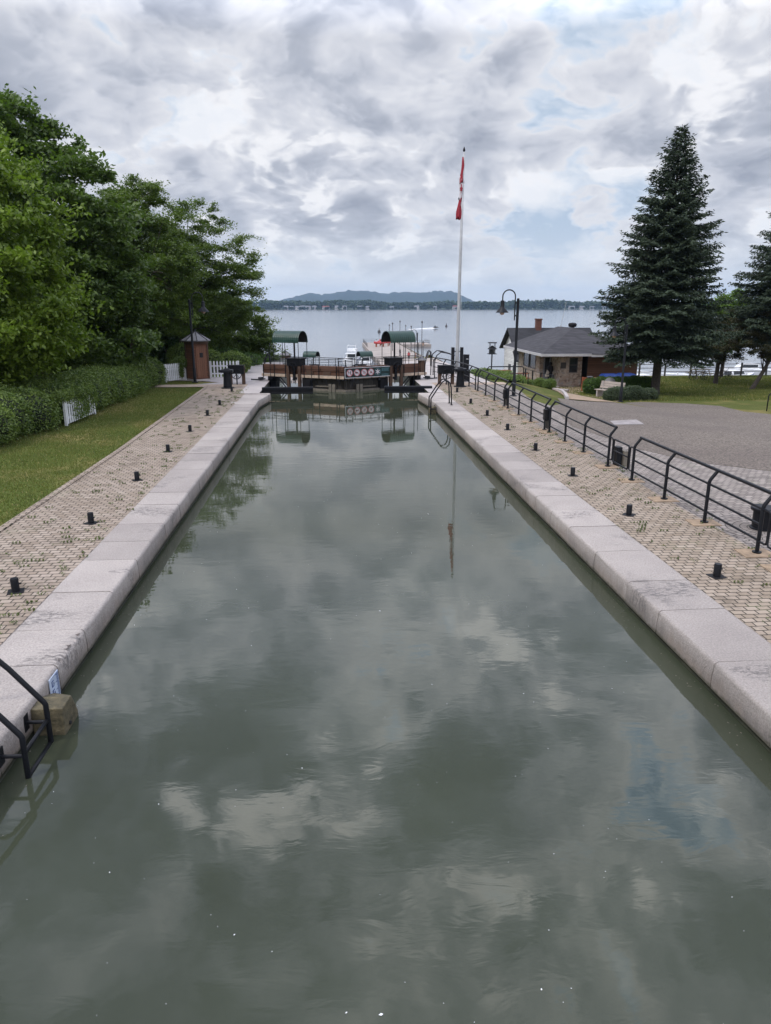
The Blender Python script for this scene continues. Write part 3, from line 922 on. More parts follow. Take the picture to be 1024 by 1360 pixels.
# depth gauge on the left wall
t = thing('depth_gauge', 'small pale blue depth gauge plate with dark ticks on the left wall', 'gauge plate', (-3.232, 7.42, 0))
MB().box(0, .008, 0, .26, -.34, -.03).build('plate', flat('pale_blue_enamel', (.50, .58, .72), .4, .12, 6), t)
tk = MB()
for i in range(16):
    z = -.05 - i * .018
    tk.box(.009, .0105, .20 if i % 5 else .16, .25, z - .004, z + .004)
tk.build('tick_mark', flat('blue_ink', (.03, .06, .2), .5, .1), t)['kind'] = 'stuff'
nb = MB()
for a in (0, 1):
    z = -.12 - a * .11
    for (y0, y1, z0, z1) in ((.05, .07, 0, .06), (.05, .11, -.012, 0), (.05, .11, .05, .062), (.10, .12, -.0, .03)):
        nb.box(.009, .0105, y0, y1, z + z0 - .02, z + z1 - .02)
nb.build('number', flat('blue_ink', (.03, .06, .2), .5, .1), t)


# ------------------------------------------------------------------ lamps
def gooseneck(label, loc, s, h=4.32, post_r=.062):
    t = thing('street_lamp', label, 'street lamp', loc, 0, 'black gooseneck street lamps')
    MB().lathe([(.17, 0), (.17, .03), (.09, .06), (post_r * 1.35, .12), (post_r * 1.35, .75), (post_r, .80), (post_r, h - .02), (post_r * .5, h)], 14).build('post', M['black'], t, True, auto=True)
    mb = MB(); pts = [(s * .13, 0, h - .95), (s * .13, 0, h + .05)]
    for k in range(13):
        a = pi * k / 12
        pts.append((s * (.415 - .285 * cos(a)), 0, h + .07 + .285 * sin(a)))
    pts += [(s * .70, 0, h - .1)]
    mb.tube(pts, .028, 8)
    for z in (h - .75, h - .2): mb.box(min(0, s * .13), max(0, s * .13), -.02, .02, z - .03, z + .03)
    mb.build('arm', M['black'], t, True, auto=True)
    sh = MB().lathe([(.035, h - .08), (.085, h - .12), (.09, h - .38), (.11, h - .41), (.28, h - .60), (.285, h - .62), (.25, h - .62), (.08, h - .50)], 20, (s * .70, 0, 0)).build('lamp_shade', M['black'], t, True, auto=True)
    MB().lathe([(.02, h - .52), (.10, h - .58), (.11, h - .64), (.07, h - .70), (.01, h - .72)], 14, (s * .70, 0, 0)).build('bulb', M['bulb'], t, True)
    return t


l1 = gooseneck('black gooseneck street lamp in front of the wooden booth on the left', (-7.40, 39.85, 0), 1)
gooseneck('tall black gooseneck street lamp behind the right railing', (8.32, 32.62, 0), -1)
gooseneck('black gooseneck street lamp in front of the big spruce', (16.39, 39.88, gz(16.39, 39.88)), -1, 4.3)
gooseneck('distant gooseneck street lamp behind the right green canopy', (10.35, 88, -3.5), -1, 4.4)
gooseneck('distant gooseneck street lamp in front of the trees beyond the left booth', (-7.9, 80, -3.5), 1, 4.4)
gooseneck('tiny distant gooseneck street lamp beside the flagpole frame', (17.6, 93.5, -6.8), -1, 4.4)


def booth(label, loc, rz, s=1.0, group='brown wooden booths'):
    t = thing('wooden_booth', label, 'booth', loc, rz, group)
    a = .43; h = 2.12
    MB().box(-a - .04, a + .04, -a - .04, a + .04, 0, .10).build('plinth', M['concrete'], t)
    MB().box(-a, a, -a, a, .10, h).build('wall', M['boothwood'], t)
    for sx in (-1, 1):
        for sy in (-1, 1): MB().box(sx * a - .04, sx * a + .04, sy * a - .04, sy * a + .04, .10, h - .12).build('corner_post', M['post_brown'], t)
    MB().box(-a - .05, a + .05, -a - .05, a + .05, h - .13, h + .02).build('cornice', M['post_brown'], t, bevel=.01)
    dr = MB().box(-.28, .28, -a - .03, -a, .18, h - .25).build('door', M['doorwood'], t)
    MB().box(-.07, .12, -a - .05, -a - .03, 1.28, 1.52).build('hatch', M['dark'], dr)
    R_ = .80; vs = [(R_ * cos(pi / 4 * k + pi / 8), R_ * sin(pi / 4 * k + pi / 8), h + .02) for k in range(8)]
    vs2 = [(x, y, z + .05) for x, y, z in vs]
    rf = MB().add(vs + vs2 + [(0, 0, h + .55)], [tuple(range(8))[::-1]] + [(k, (k + 1) % 8, 8 + (k + 1) % 8, 8 + k) for k in range(8)] + [(8 + k, 8 + (k + 1) % 8, 16) for k in range(8)]).build('roof', M['tin'], t)
    mb = MB()
    for k in range(8): mb.tube([vs2[k], (0, 0, h + .56)], .022, 6)
    mb.build('roof_rib', M['black_rough'], rf)
    MB().lathe([(.05, h + .52), (.03, h + .62), (.005, h + .66)], 10).build('finial', M['black_rough'], rf)
    return t


bo = booth('brown wooden booth with grey pointed roof beside the left gooseneck lamp', (-7.42, 41.0, 0), radians(38))
copy_tree(bo, (-7.75, 76, -3.5), .2, 'dark wooden booth half hidden by trees at the waterside left of the lock gate')
copy_tree(bo, (-5.55, 89, -3.9), .5, 'small distant wooden booth seen behind the left green canopy')


# ------------------------------------------------------------------ picket fences
def pickets(label, p0, p1, n, h, z=0.0, wid=.075, fr=False, group='white picket fences'):
    p0, p1 = Vector((*p0, 0)), Vector((*p1, 0)); L = (p1 - p0).length; ang = math.atan2(p1.y - p0.y, p1.x - p0.x)
    t = thing('picket_fence', label, 'fence', (p0.x, p0.y, z), ang, group)
    for i in range(n):
        x = (i + .5) * L / n; w_ = wid / 2
        MB().add([(x - w_, -.012, .06), (x + w_, -.012, .06), (x + w_, -.012, h - .07), (x, -.012, h), (x - w_, -.012, h - .07), (x - w_, .012, .06), (x + w_, .012, .06), (x + w_, .012, h - .07), (x, .012, h), (x - w_, .012, h - .07)],
                 [(0, 1, 2, 3, 4), (9, 8, 7, 6, 5), (0, 5, 6, 1), (1, 6, 7, 2), (2, 7, 8, 3), (3, 8, 9, 4), (4, 9, 5, 0)]).build('picket', M['white'], t)
    for zz in (.25, h - .3): MB().box(0, L, .013, .045, zz - .035, zz + .035).build('rail', M['white'], t)
    for x in (0, L): MB().box(x - .04, x + .04, .0, .08, 0, h - .02).build('post', M['white'], t)
    return t


pickets('white picket fence piece showing between two hedges on the left', (-9.17, 25.4), (-9.08, 28.2), 14, .98, 0, .105)
pickets('weathered white picket fence panel left of the wooden booth', (-8.95, 40.0), (-8.15, 41.3), 11, .98, 0, .10)
pickets('white picket fence panel right of the wooden booth', (-7.0, 42.3), (-5.35, 42.3), 9, .98, 0, .085)


# ------------------------------------------------------------------ capstans and winches
def capstan(label, loc):
    t = thing('capstan', label, 'capstan', loc, 0, 'black capstans at the gate')
    MB().lathe([(.33, 0), (.33, .035), (.22, .05), (.215, .12), (.175, .72), (.19, .78)], 22).build('pedestal', M['black'], t, True, auto=True)
    MB().box(-.30, .30, -.24, .24, .78, .93).build('head', M['black'], t, bevel=.03)
    MB().lathe([(.15, .93), (.14, .98), (.02, .99)], 16).build('cap', M['black'], t, True, auto=True)
    MB().box(-.42, -.30, -.05, .05, .82, .90).build('socket', M['black_rough'], t)
    return t


def wheel(mb, r, c, ax='y', spokes=5, tr=.018):
    n = 20; pts = []
    for k in range(n + 1):
        a = 2 * pi * k / n
        pts.append((c[0] + r * cos(a), c[1], c[2] + r * sin(a)))
    mb.tube(pts, tr, 6, False)
    for k in range(spokes):
        a = 2 * pi * k / spokes + .3
        mb.tube([c, (c[0] + r * cos(a), c[1], c[2] + r * sin(a))], tr * .7, 5)
    mb.lathe([(.04, -.04), (.04, .04)], 10, M=Matrix.Translation(c) @ Matrix.Rotation(pi / 2, 4, 'X'))


def winch(label, loc):
    t = thing('sluice_winch', label, 'winch', loc, 0, 'sluice winches on brown posts')
    for s_ in (-1, 1): MB().box(s_ * .34 - .085, s_ * .34 + .085, -.09, .09, 0, .93).build('post', M['post_brown'], t, bevel=.01)
    MB().box(-.44, .40, -.20, .22, .56, .98).build('gear_case', M['black'], t, bevel=.02)
    MB().box(-.46, .42, -.22, .24, .98, 1.0).build('lid', M['black_rough'], t)
    mb = MB(); wheel(mb, .26, (0, -.24, .56), spokes=5); mb.build('hand_wheel', M['black'], t)
    MB().tube([(0, -.12, 0), (0, -.12, .6)], .035, 8).build('shaft', M['black'], t)
    return t


capstan('black capstan at the far end of the left pavement', (-5.25, 36.9, 0))
capstan('black capstan at the far end of the right pavement', (6.55, 36.7, 0))
winch('sluice winch with brown timber posts beside the left capstan', (-5.0, 38.75, 0))
winch('sluice winch with brown timber posts beside the flagpole', (6.0, 37.9, 0))
t = thing('control_cabinet', 'tall narrow black control cabinet beside the right capstan', 'cabinet', (7.3, 39.3, 0))
MB().box(-.15, .15, -.15, .15, 0, 1.42).build('body', M['black'], t, bevel=.012)
MB().box(-.16, .16, -.16, .16, 1.42, 1.45).build('lid', M['black_rough'], t)
MB().box(-.02, .1, -.165, -.15, 1.2, 1.24).build('handle', M['pole'], t)
for (x, y, lb) in ((-4.35, 46.5, 'black hoop handrail on the apron left of the lock gate'), (6.35, 49.5, 'black hoop handrail on the apron right of the lock gate')):
    t = thing('hoop_handrail', lb, 'handrail', (x, y, 0))
    for s_ in (0, .5):
        MB().tube([(0, s_, 0), (.10, s_, .5), (.24, s_, .95), (.32, s_, 1.05), (.42, s_, .98), (.46, s_, .5), (.46, s_, 0)], .03, 8).build('hoop', M['black'], t, True)
t = thing('curved_handrail', 'black curved stair handrail behind the sluice winch at the flagpole', 'handrail', (5.9, 41.5, 0))
for yy in (0, 1.6):
    MB().tube([(0, yy, 0), (0, yy, .95), (.10, yy, 1.25), (.35, yy, 1.45), (.75, yy, 1.38), (1.15, yy, 1.25)], .03, 8).build('rail', M['black'], t, True)
for x, z in ((0, 1.0), (.35, 1.45), (.75, 1.38)): MB().tube([(x, 0, z), (x, 1.6, z)], .022, 6).build('cross_bar', M['black'], t)
t['label'] = 'black curved double handrail behind the right sluice winch'

# ------------------------------------------------------------------ flagpole and flag
t = thing('flagpole', 'tall pale flagpole standing in a black frame right of the gate', 'flagpole', (7.62, 44, gz(7.62, 44)))
MB().tube([(0, 0, 0), (.0, 0, 1.5), (.03, 0, 6.5), (.08, 0, 12.35)], [.11, .10, .085, .045], 14).build('pole', M['pole'], t, True)
MB().lathe([(.02, 12.3), (.075, 12.42), (.05, 12.52), (.012, 12.62)], 12, (.08, 0, 0)).build('finial', M['black'], t, True)
fr = MB()
for s_ in (-1, 1): fr.box(s_ * .27 - .09, s_ * .27 + .09, -.12, .12, 0, 1.58)
fr.box(-.2, .2, -.05, .05, 1.30, 1.36); fr.box(-.2, .2, .12, .16, .3, .4)
fr.build('support_frame', M['black'], t, bevel=.02)
MB().tube([(.13, -.10, 1.2), (.15, -.06, 7), (.13, -.03, 12.2)], .008, 4).build('halyard', M['white'], t)


def drape(z0, z1, r0, r1, x0, x1, seed, folds=5):
    n = 22; m = 16; rr = random.Random(seed); ph = rr.uniform(0, 6); vs = []; fs = []
    for j in range(m + 1):
        f = j / m; z = z0 + (z1 - z0) * f; r = (r0 + (r1 - r0) * f) * (1 + .16 * sin(f * 9 + ph))
        cx = x0 + (x1 - x0) * f + .02 * sin(f * 7 + ph)
        for k in range(n):
            a = 2 * pi * k / n; q = r * (1 + .35 * sin(folds * a + ph + f * 2.2))
            vs.append((cx + q * cos(a), -.02 + q * sin(a) * .7, z + .05 * sin(a * 3 + ph) * (1 if 0 < j < m else 2)))
    for j in range(m):
        for k in range(n): fs.append((j * n + k, j * n + (k + 1) % n, (j + 1) * n + (k + 1) % n, (j + 1) * n + k))
    return MB().add(vs, fs + [tuple(range(n))[::-1], tuple(m * n + k for k in range(n))])


fl = thing('flag', 'red and white maple leaf flag hanging limp and folded along the pole', 'flag', (7.62, 44, gz(7.62, 44)))
drape(12.0, 10.75, .04, .10, .04, -.02, 2).build('red_band', M['red'], fl, True)
drape(11.0, 9.9, .075, .085, -.04, -.06, 5).build('white_field', M['whitecloth'], fl, True)
drape(10.1, 8.85, .05, .14, -.05, -.17, 8).build('red_band', M['red'], fl, True)
lf = MB().prism([(0, -.28), (.03, -.1), (.16, -.12), (.12, -.05), (.2, .05), (.13, .06), (.12, .12), (.05, .06), (.07, .2), (.0, .3), (-.07, .2), (-.05, .06), (-.12, .12), (-.13, .06), (-.2, .05), (-.12, -.05), (-.16, -.12), (-.03, -.1)], 0, .01)
lf.v = [(x * .45 - .05, -.14 - z, 10.4 + y) for x, y, z in lf.v]
lf.build('maple_leaf', M['red'], fl)

# ------------------------------------------------------------------ the lock gates
M['canopy'] = flat('green_canopy_metal', (.016, .050, .038), .45, .25, 2)
GA = math.atan2(2.35, 4.54)


def gate_leaf(s, C, label, detail=True, group='mitre gate leaves'):
    """s=+1 right leaf, -1 left leaf; local +x*s runs outwards, -y faces the camera"""
    t = thing('lock_gate', label, 'lock gate', C, s * GA, group)
    def bx(u0, u1, y0, y1, z0, z1): return MB().box(*sorted((s * u0, s * u1)), y0, y1, z0, z1)
    bx(.0, 5.12, -.03, .95, .26, .335).build('deck', M['greywood'], t)
    bx(.0, 5.14, -.07, -.031, .275, .415).build('edge_board', M['tan_edge'], t)
    # big timber balance beam
    bx(.04, 5.1, .05, .20, .42, .645).build('lower_beam', M['gatewood'], t, bevel=.01)
    bx(.02, 5.1, .0, .24, .65, .91).build('upper_beam', M['gatewood'], t, bevel=.015)
    for u in (.9, 1.95):
        bx(u, u + .42, -.0, .05, .44, .63).build('cover_panel', M['post_brown'], t, bevel=.006)
    for u in (.03, .5, 1.55, 2.45, 3.6, 4.3, 5.0):
        MB().box(*sorted((s * u - .02, s * u + .02)), -.10, -.07, .20, .94).build('strap', M['black'], t)
    # rods with pods under the edge board
    for u in (.35, 2.0, 3.0, 4.55):
        MB().tube([(s * u, -.09, -.1), (s * u, -.09, 2.05 if u > 2.5 else 1.2)], .016, 6).build('rod', M['black'], t)
        bx(u - .09, u + .09, -.13, -.02, .15, .27).build('clamp', M['black_rough'], t)
    if s > 0:
        ep = bx(4.72, 5.0, -.06, .22, .42, 1.06).build('end_post', M['post_brown'], t, bevel=.01)
        MB().add([(4.62, -.16, 1.10), (5.10, -.16, 1.10), (5.10, .32, 1.10), (4.62, .32, 1.10), (4.86, .08, 1.30)], [(0, 1, 4), (1, 2, 4), (2, 3, 4), (3, 0, 4), (0, 3, 2, 1)]).build('post_cap', M['tin'], ep)
    # hand rails
    for yy, zb, zt in ((.90, .335, 1.28), (.12, .91, 1.26)):
        for i in range(6):
            u = .05 + i * 1.0
            MB().tube([(s * u, yy, zb), (s * u, yy, zt)], .016, 6).build('rail_post', M['black'], t)
        MB().tube([(s * .02, yy, zt), (s * 5.08, yy, zt)], .018, 6).build('hand_rail', M['black'], t)
        MB().tube([(s * .02, yy, zt - .16), (s * 5.08, yy, zt - .16)], .012, 6).build('hand_rail', M['black'], t)
    # winch housing
    hs = bx(2.62, 3.46, -.18, .42, .88, 1.24).build('winch_housing', M['black'], t, bevel=.02)
    bx(2.58, 3.50, -.22, .46, 1.24, 1.29).build('lid', M['black_rough'], hs)
    mb = MB(); wheel(mb, .24, (s * 3.05, -.26, .84), spokes=6); mb.build('hand_wheel', M['black'], t)
    for u in (2.66, 3.34): bx(u, u + .15, -.16, -.0, -.38, .88).build('winch_post', M['post_brown'], t)
    bx(2.98, 3.12, -.15, -.05, .1, .8).build('rack_bar', M['black'], t)
    # canopy: barrel vault on slender posts
    u0, u1, yc, r, zb = 2.72, 4.34, .38, .50, 2.08
    for side_r, nm in ((r, 'canopy'),):
        vs = []; fs = []; n = 16; nu = 26
        for i in range(nu + 1):
            u = u0 + (u1 - u0) * i / nu; rr_ = r + (.012 if i % 2 else 0)
            for k in range(n + 1):
                a = pi * k / n
                z = zb + .60 * abs(sin(a)) ** .8
                vs.append((s * u, yc - rr_ * cos(a), z))
        for i in range(nu):
            for k in range(n): fs.append((i * (n + 1) + k, (i + 1) * (n + 1) + k, (i + 1) * (n + 1) + k + 1, i * (n + 1) + k + 1))
        o = MB().add(vs, fs).build('canopy', M['canopy'], t)
        sm = o.modifiers.new('solid', 'SOLIDIFY'); sm.thickness = .02
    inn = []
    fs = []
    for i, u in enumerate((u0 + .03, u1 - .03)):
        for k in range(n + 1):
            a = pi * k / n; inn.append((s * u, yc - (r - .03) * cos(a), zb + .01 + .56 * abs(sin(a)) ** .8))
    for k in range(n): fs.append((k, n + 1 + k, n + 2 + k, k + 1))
    MB().add(inn, fs).build('canopy_inside', M['dark'], t)  # near-black inner sheet just under the vault
    for u in (u0 + .04, (u0 + u1) / 2 + .05, u1 - .04):
        for yy in (yc - r + .03, yc + r - .03):
            MB().tube([(s * u, yy, .215), (s * u, yy, zb + .03)], .018, 6).build('canopy_post', M['black'], t)
    MB().tube([(s * (u0 + .55), yc, .215), (s * (u0 + .55), yc, zb + .55)], .05, 8).build('canopy_post', M['black'], t)
    MB().lathe([(.12, zb - .03), (.08, zb - .10), (.02, zb - .13)], 12, (s * (u0 + .75), yc - .2, .1)).build('ceiling_lamp', M['black'], t)
    # the leaf itself
    for i in range(7):
        u = .0 + i * .30
        bx(u + .008, u + .30 - .008, .18, .34, -1.5, .25).build('plank', M['darkwood'], t)
    bx(.0, 2.12, .02, .18, -.44, -.30).build('waler', M['greywood'], t, bevel=.01)
    bx(2.12, 2.62, -.02, .42, -1.5, .255).build('heel_post', M['black_rough'], t, bevel=.02)
    bx(2.10, 2.64, -.05, -.02, -.52, -.34).build('heel_shoe', M['greywood'], t)
    for u in (.62, .84): bx(u, u + .17, -.05, .02, -.46, -.02).build('bracket', M['greywood'], t, bevel=.008)
    bx(1.1, 1.9, .10, .18, -.20, -.14).build('waler', M['greywood'], t)
    # outer support, braces and quoin shoe on the coping
    bx(4.32, 4.86, .1, .55, -.02, .26).build('roller_block', M['black'], t, bevel=.02)
    bx(4.36, 4.82, .12, .5, -.36, .0).build('roller_block', M['black'], t)
    for k in (0, .18):
        MB().tube([(s * (4.2 - k), .05, .25), (s * (3.62 - k), .05, -.36)], .035, 6).build('brace', M['black'], t)
    MB().add([], []).tube([(s * 4.9, -.08, .12), (s * 5.35, -.3, .08), (s * 5.62, -.42, .10)], .035, 6).build('lever', M['black'], t)
    bx(5.12, 5.3, -.2, .1, .04, .2).build('lever_block', M['black'], t, bevel=.01)
    return t


C1 = (.72, 38.2, 0)
left_leaf = gate_leaf(-1, C1, 'left leaf of the near lock gate, brown timber with green canopy')
right_leaf = gate_leaf(1, C1, 'right leaf of the near lock gate, behind the pictogram board')
copy_tree(left_leaf, (.72, 79.6, -3.55), None, 'left leaf of the distant second lock gate with small green canopy')
copy_tree(right_leaf, (.72, 79.6, -3.55), None, 'right leaf of the distant second lock gate in front of the white boat')
for x0, x1, lb in ((-3.46, -.95, 'black steel beam lying low across the left gate recess'), (2.6, 5.0, 'black steel beam lying low across the right gate recess')):
    t = thing('steel_beam', lb, 'beam', ((x0 + x1) / 2, 36.0, 0), 0, 'low black beams before the gate')
    L = (x1 - x0) / 2
    MB().box(-L, L, -.10, .10, .005, .13).build('flange', M['black'], t, bevel=.008)
    MB().box(-L, L, -.06, .06, -.14, .005).build('web', M['black_rough'], t)
    MB().box(-L, L, -.09, .09, -.20, -.14).build('flange', M['black'], t)

# pictogram board on the right leaf
sg = thing('sign_board', 'dark green board with round prohibition pictograms on the right gate leaf', 'sign', (.72, 38.2, 0), GA)
SU0, SU1, SZ0, SZ1, SY = -.12, 2.78, .34, .86, -.14
M['sign_green'] = flat('dark_green_enamel', (.008, .028, .028), .35, .1)
M['sign_white'] = flat('sign_white', (.60, .58, .60), .4, .05)
M['sign_teal'] = flat('sign_teal', (.10, .22, .25), .4, .08)
M['sign_red'] = flat('sign_red', (.42, .06, .07), .4, .05)
MB().box(SU0, SU1, SY, SY + .03, SZ0, SZ1).build('board', M['sign_green'], sg)
bd = MB(); e = .03
bd.box(SU0 - .01, SU1 + .01, SY - .012, SY - .002, SZ0 - .01, SZ0 + e - .01); bd.box(SU0 - .01, SU1 + .01, SY - .012, SY - .002, SZ1 - e + .01, SZ1 + .01)
bd.box(SU0 - .01, SU0 + e - .01, SY - .012, SY - .002, SZ0 + e - .009, SZ1 - e + .009); bd.box(SU1 - e + .01, SU1 + .01, SY - .012, SY - .002, SZ0 + e - .009, SZ1 - e + .009)
bd.build('border', M['sign_white'], sg)


def disc(mb, x, z, r, y0, y1, n=28, ring=0):
    Mx = Matrix.Translation((x, y1, z)) @ Matrix.Rotation(pi / 2, 4, 'X')
    if not ring: mb.lathe([(r, 0), (r, y1 - y0)], n, M=Mx)
    else:
        vs = []; fs = []
        for k in range(n):
            a = 2 * pi * k / n
            for q in (r, ring):
                for yy in (y0, y1): vs.append((x + q * cos(a), yy, z + q * sin(a)))
        for k in range(n):
            a, b = k * 4, ((k + 1) % n) * 4
            fs += [(a, b, b + 2, a + 2), (a, a + 1, b + 1, b), (a + 2, b + 2, b + 3, a + 3)]
        mb.add(vs, fs)


zc = (SZ0 + SZ1) / 2
cxs = [.16, .60, 1.04, 1.46, 1.88]
for i, cx in enumerate(cxs):
    if i < 4:
        p = MB(); disc(p, cx, zc, .185, SY - .010, SY - .001); pc = p.build('pictogram', M['sign_white'], sg)
        p = MB(); disc(p, cx, zc, .185, SY - .016, SY - .0105, ring=.158)
        Mx = Matrix.Translation((cx, SY - .014, zc)) @ Matrix.Rotation(radians(38), 4, 'Y')
        p.box(-.165, .165, -.002, .002, -.011, .011, Mx)
        p.build('prohibition_ring', M['sign_red'], pc)
        k = MB()
        if i == 0:
            k.box(cx - .07, cx - .05, SY - .0125, SY - .0105, zc - .08, zc + .09); k.box(cx - .09, cx - .03, SY - .0125, SY - .0105, zc + .03, zc + .05)
            k.box(cx + .03, cx + .07, SY - .0125, SY - .0105, zc - .02, zc + .1); k.box(cx + .04, cx + .06, SY - .0125, SY - .0105, zc - .1, zc - .02)
        elif i == 1: k.box(cx - .08, cx + .05, SY - .0125, SY - .0105, zc - .035, zc + .03); disc(k, cx - .06, zc + .005, .05, SY - .0125, SY - .0108, 14); k.box(cx + .05, cx + .09, SY - .0125, SY - .0105, zc - .01, zc + .01)
        elif i == 2:
            Mx = Matrix.Translation((cx, SY - .0115, zc)) @ Matrix.Rotation(radians(35), 4, 'Y'); k.box(-.09, .09, -.001, .001, .03, .05, Mx); k.box(-.05, .06, -.001, .001, -.06, -.04, Mx)
        else: k.box(cx - .09, cx + .08, SY - .0125, SY - .0105, zc - .06, zc - .03); k.box(cx - .02, cx + .03, SY - .0125, SY - .0105, zc - .03, zc + .05)
        k.build('symbol', M['dark'], pc)
    else:
        p = MB(); disc(p, cx, zc, .19, SY - .010, SY - .001, ring=.172); pc = p.build('pictogram', M['sign_teal'], sg)
        k = MB()
        for a in range(3):
            Mx = Matrix.Translation((cx, SY - .008, zc)) @ Matrix.Rotation(pi / 3 * a + pi / 2, 4, 'Y'); k.box(-.14, .14, -.003, .003, -.024, .024, Mx)
        disc(k, cx, zc, .06, SY - .013, SY - .0112, 12)
        k.build('symbol', M['sign_white'], pc)
tx = MB()
rt = random.Random(5)
for r_, (z, h_) in enumerate(((.76, .035), (.70, .035), (.64, .03), (.45, .035), (.385, .03))):
    x = 2.13
    while x < 2.55:
        w_ = rt.uniform(.03, .09); tx.box(x, min(x + w_, 2.58), SY - .008, SY - .002, z - h_ / 2, z + h_ / 2); x += w_ + .02
tx.build('lettering', M['sign_teal'], sg)['kind'] = 'stuff'

# ------------------------------------------------------------------ stone building
def rubble_mat():
    m, g, b = new_mat('rubble_stone_wall')
    co = g.n('ShaderNodeNewGeometry').outputs['Position']
    wv = g.vm('ADD', co, g.vm('MULTIPLY', g.vm('SUBTRACT', g.noise(co, 4, 3, .6, out=1), (.5, .5, .5)), (.12, .12, .12)))
    v = g.n('ShaderNodeTexVoronoi'); g.set(v.inputs['Vector'], g.vm('MULTIPLY', wv, (1, 1, 1.5))); v.inputs['Scale'].default_value = 4.2
    e = g.n('ShaderNodeTexVoronoi', feature='DISTANCE_TO_EDGE'); g.set(e.inputs['Vector'], g.vm('MULTIPLY', wv, (1, 1, 1.5))); e.inputs['Scale'].default_value = 4.2
    r = g.sep(v.outputs['Color'])[0]
    col = g.ramp(r, [(0, (.26, .19, .15)), (.35, (.46, .35, .27)), (.7, (.56, .47, .39)), (1, (.36, .33, .31))])
    col = g.mix(g.mapr(g.noise(co, 20, 4, .6), .3, .7, .3, 0), col, (.12, .09, .07))
    col = g.mix(g.mapr(e.outputs['Distance'], .01, .05, 1, 0), col, (.36, .32, .27))
    g.set(b.inputs['Base Color'], col); b.inputs['Roughness'].default_value = .9
    bp = g.n('ShaderNodeBump'); bp.inputs['Strength'].default_value = .8; bp.inputs['Distance'].default_value = .04
    g.set(bp.inputs['Height'], g.mapr(e.outputs['Distance'], 0, .1, 0, 1)); g.set(b.inputs['Normal'], bp.outputs[0])
    return m


def shingle_mat(name, c1, c2):
    m, g, b = new_mat(name)
    co = g.n('ShaderNodeNewGeometry').outputs['Position']
    x, y, z = g.sep(co)
    row = g.math('MULTIPLY', z, 9.0); rf = g.math('FLOOR', row)
    cell = g.math('FLOOR', g.math('ADD', g.math('MULTIPLY', g.math('ADD', x, y), 2.6), g.math('MULTIPLY', rf, .37)))
    wn = g.n('ShaderNodeTexWhiteNoise', noise_dimensions='2D'); g.set(wn.inputs['Vector'], g.comb(cell, rf, 0))
    f = g.math('ADD', g.math('MULTIPLY', wn.outputs[0], .6), g.math('MULTIPLY', g.noise(co, 1.2, 4, .6), .5))
    col = g.mix(f, c1, c2)
    ln = g.math('LESS_THAN', g.math('FRACT', row), .16)
    col = g.mix(g.math('MULTIPLY', ln, .6), col, tuple(q * .4 for q in c1))
    g.set(b.inputs['Base Color'], col); b.inputs['Roughness'].default_value = .9
    return m


M['rubble'] = rubble_mat()
M['shingle'] = shingle_mat('grey_asphalt_shingles', (.020, .019, .022), (.058, .055, .062))
M['shingle_dark'] = shingle_mat('dark_asphalt_shingles', (.012, .012, .015), (.040, .040, .045))
M['fascia'] = flat('pale_fascia', (.50, .49, .50), .5, .1, 3)
M['frame_dark'] = flat('dark_window_frame', (.06, .055, .055), .5, .2, 5)
M['sill'] = flat('stone_sill', (.38, .32, .27), .8, .15, 5)


def window(parent, p, w_, h, nrm, frame='frame_dark', mull=0, trans=1, sill=True):
    """p: lower left corner; wall along u; nrm: 'x-' or 'y-'"""
    if nrm == 'y-': T = Matrix.Translation(p)
    else: T = Matrix.Translation(p) @ Matrix.Rotation(-pi / 2, 4, 'Z')
    # local: x along wall, -y outward
    fr = MB(); t = .06
    fr.box(0, w_, -.04, .04, 0, t, T); fr.box(0, w_, -.04, .04, h - t, h, T)
    fr.box(0, t, -.04, .04, t, h - t, T); fr.box(w_ - t, w_, -.04, .04, t, h - t, T)
    for i in range(mull): x = w_ * (i + 1) / (mull + 1); fr.box(x - .02, x + .02, -.035, .03, t, h - t, T)
    for i in range(trans): z = h * (i + 1) / (trans + 1); fr.box(t, w_ - t, -.03, .028, z - .025, z + .025, T)
    wn = MB().box(t - .005, w_ - t + .005, -.012, .0, t - .005, h - t + .005, T).build('window', M['glass'], parent)
    fr.build('frame', M[frame], wn)
    if sill: MB().box(-.08, w_ + .08, -.12, .0, -.09, -.001, T).build('sill', M['sill'], wn)
    return wn


b = thing('stone_building', 'low stone building with grey hip roof behind the right railing', 'building', (17.4, 57, -2.0))
OFF = Vector((17.4, 57, -2.0))


def L(x, y, z=0): return (x - OFF.x, y - OFF.y, z - OFF.z)


def wall_box(mb, x0, x1, y0, y1, z0, z1): mb.box(x0 - OFF.x, x1 - OFF.x, y0 - OFF.y, y1 - OFF.y, z0 - OFF.z, z1 - OFF.z)


mb = MB()
EZ = .52
# left facade with window band opening, built of pieces round the openings
wall_box(mb, 16.42, 16.72, 56.9, 63.2, -2.9, -.95)
wall_box(mb, 16.42, 16.72, 56.9, 57.75, -.95, EZ); wall_box(mb, 16.42, 16.72, 61.6, 63.2, -.95, EZ)
wall_box(mb, 16.42, 16.72, 57.75, 61.6, .30, EZ)
wall_box(mb, 16.42, 16.72, 56.6, 56.899, -2.9, EZ)
wall_box(mb, 17.35, 19.05, 54.3, 54.6, -2.9, -.92); wall_box(mb, 17.35, 18.05, 54.3, 54.6, -.919, EZ); wall_box(mb, 18.72, 19.05, 54.3, 54.6, -.919, EZ)
wall_box(mb, 18.051, 18.719, 54.3, 54.6, .22, EZ)
wall_box(mb, 17.35, 17.65, 54.601, 56.9, -2.9, EZ)
wall_box(mb, 16.72, 23.6, 62.9, 63.19, -2.9, EZ)
wall_box(mb, 19.05 - .3, 19.05, 54.601, 56.5, -2.9, EZ)
mb.build('wall', M['rubble'], b)
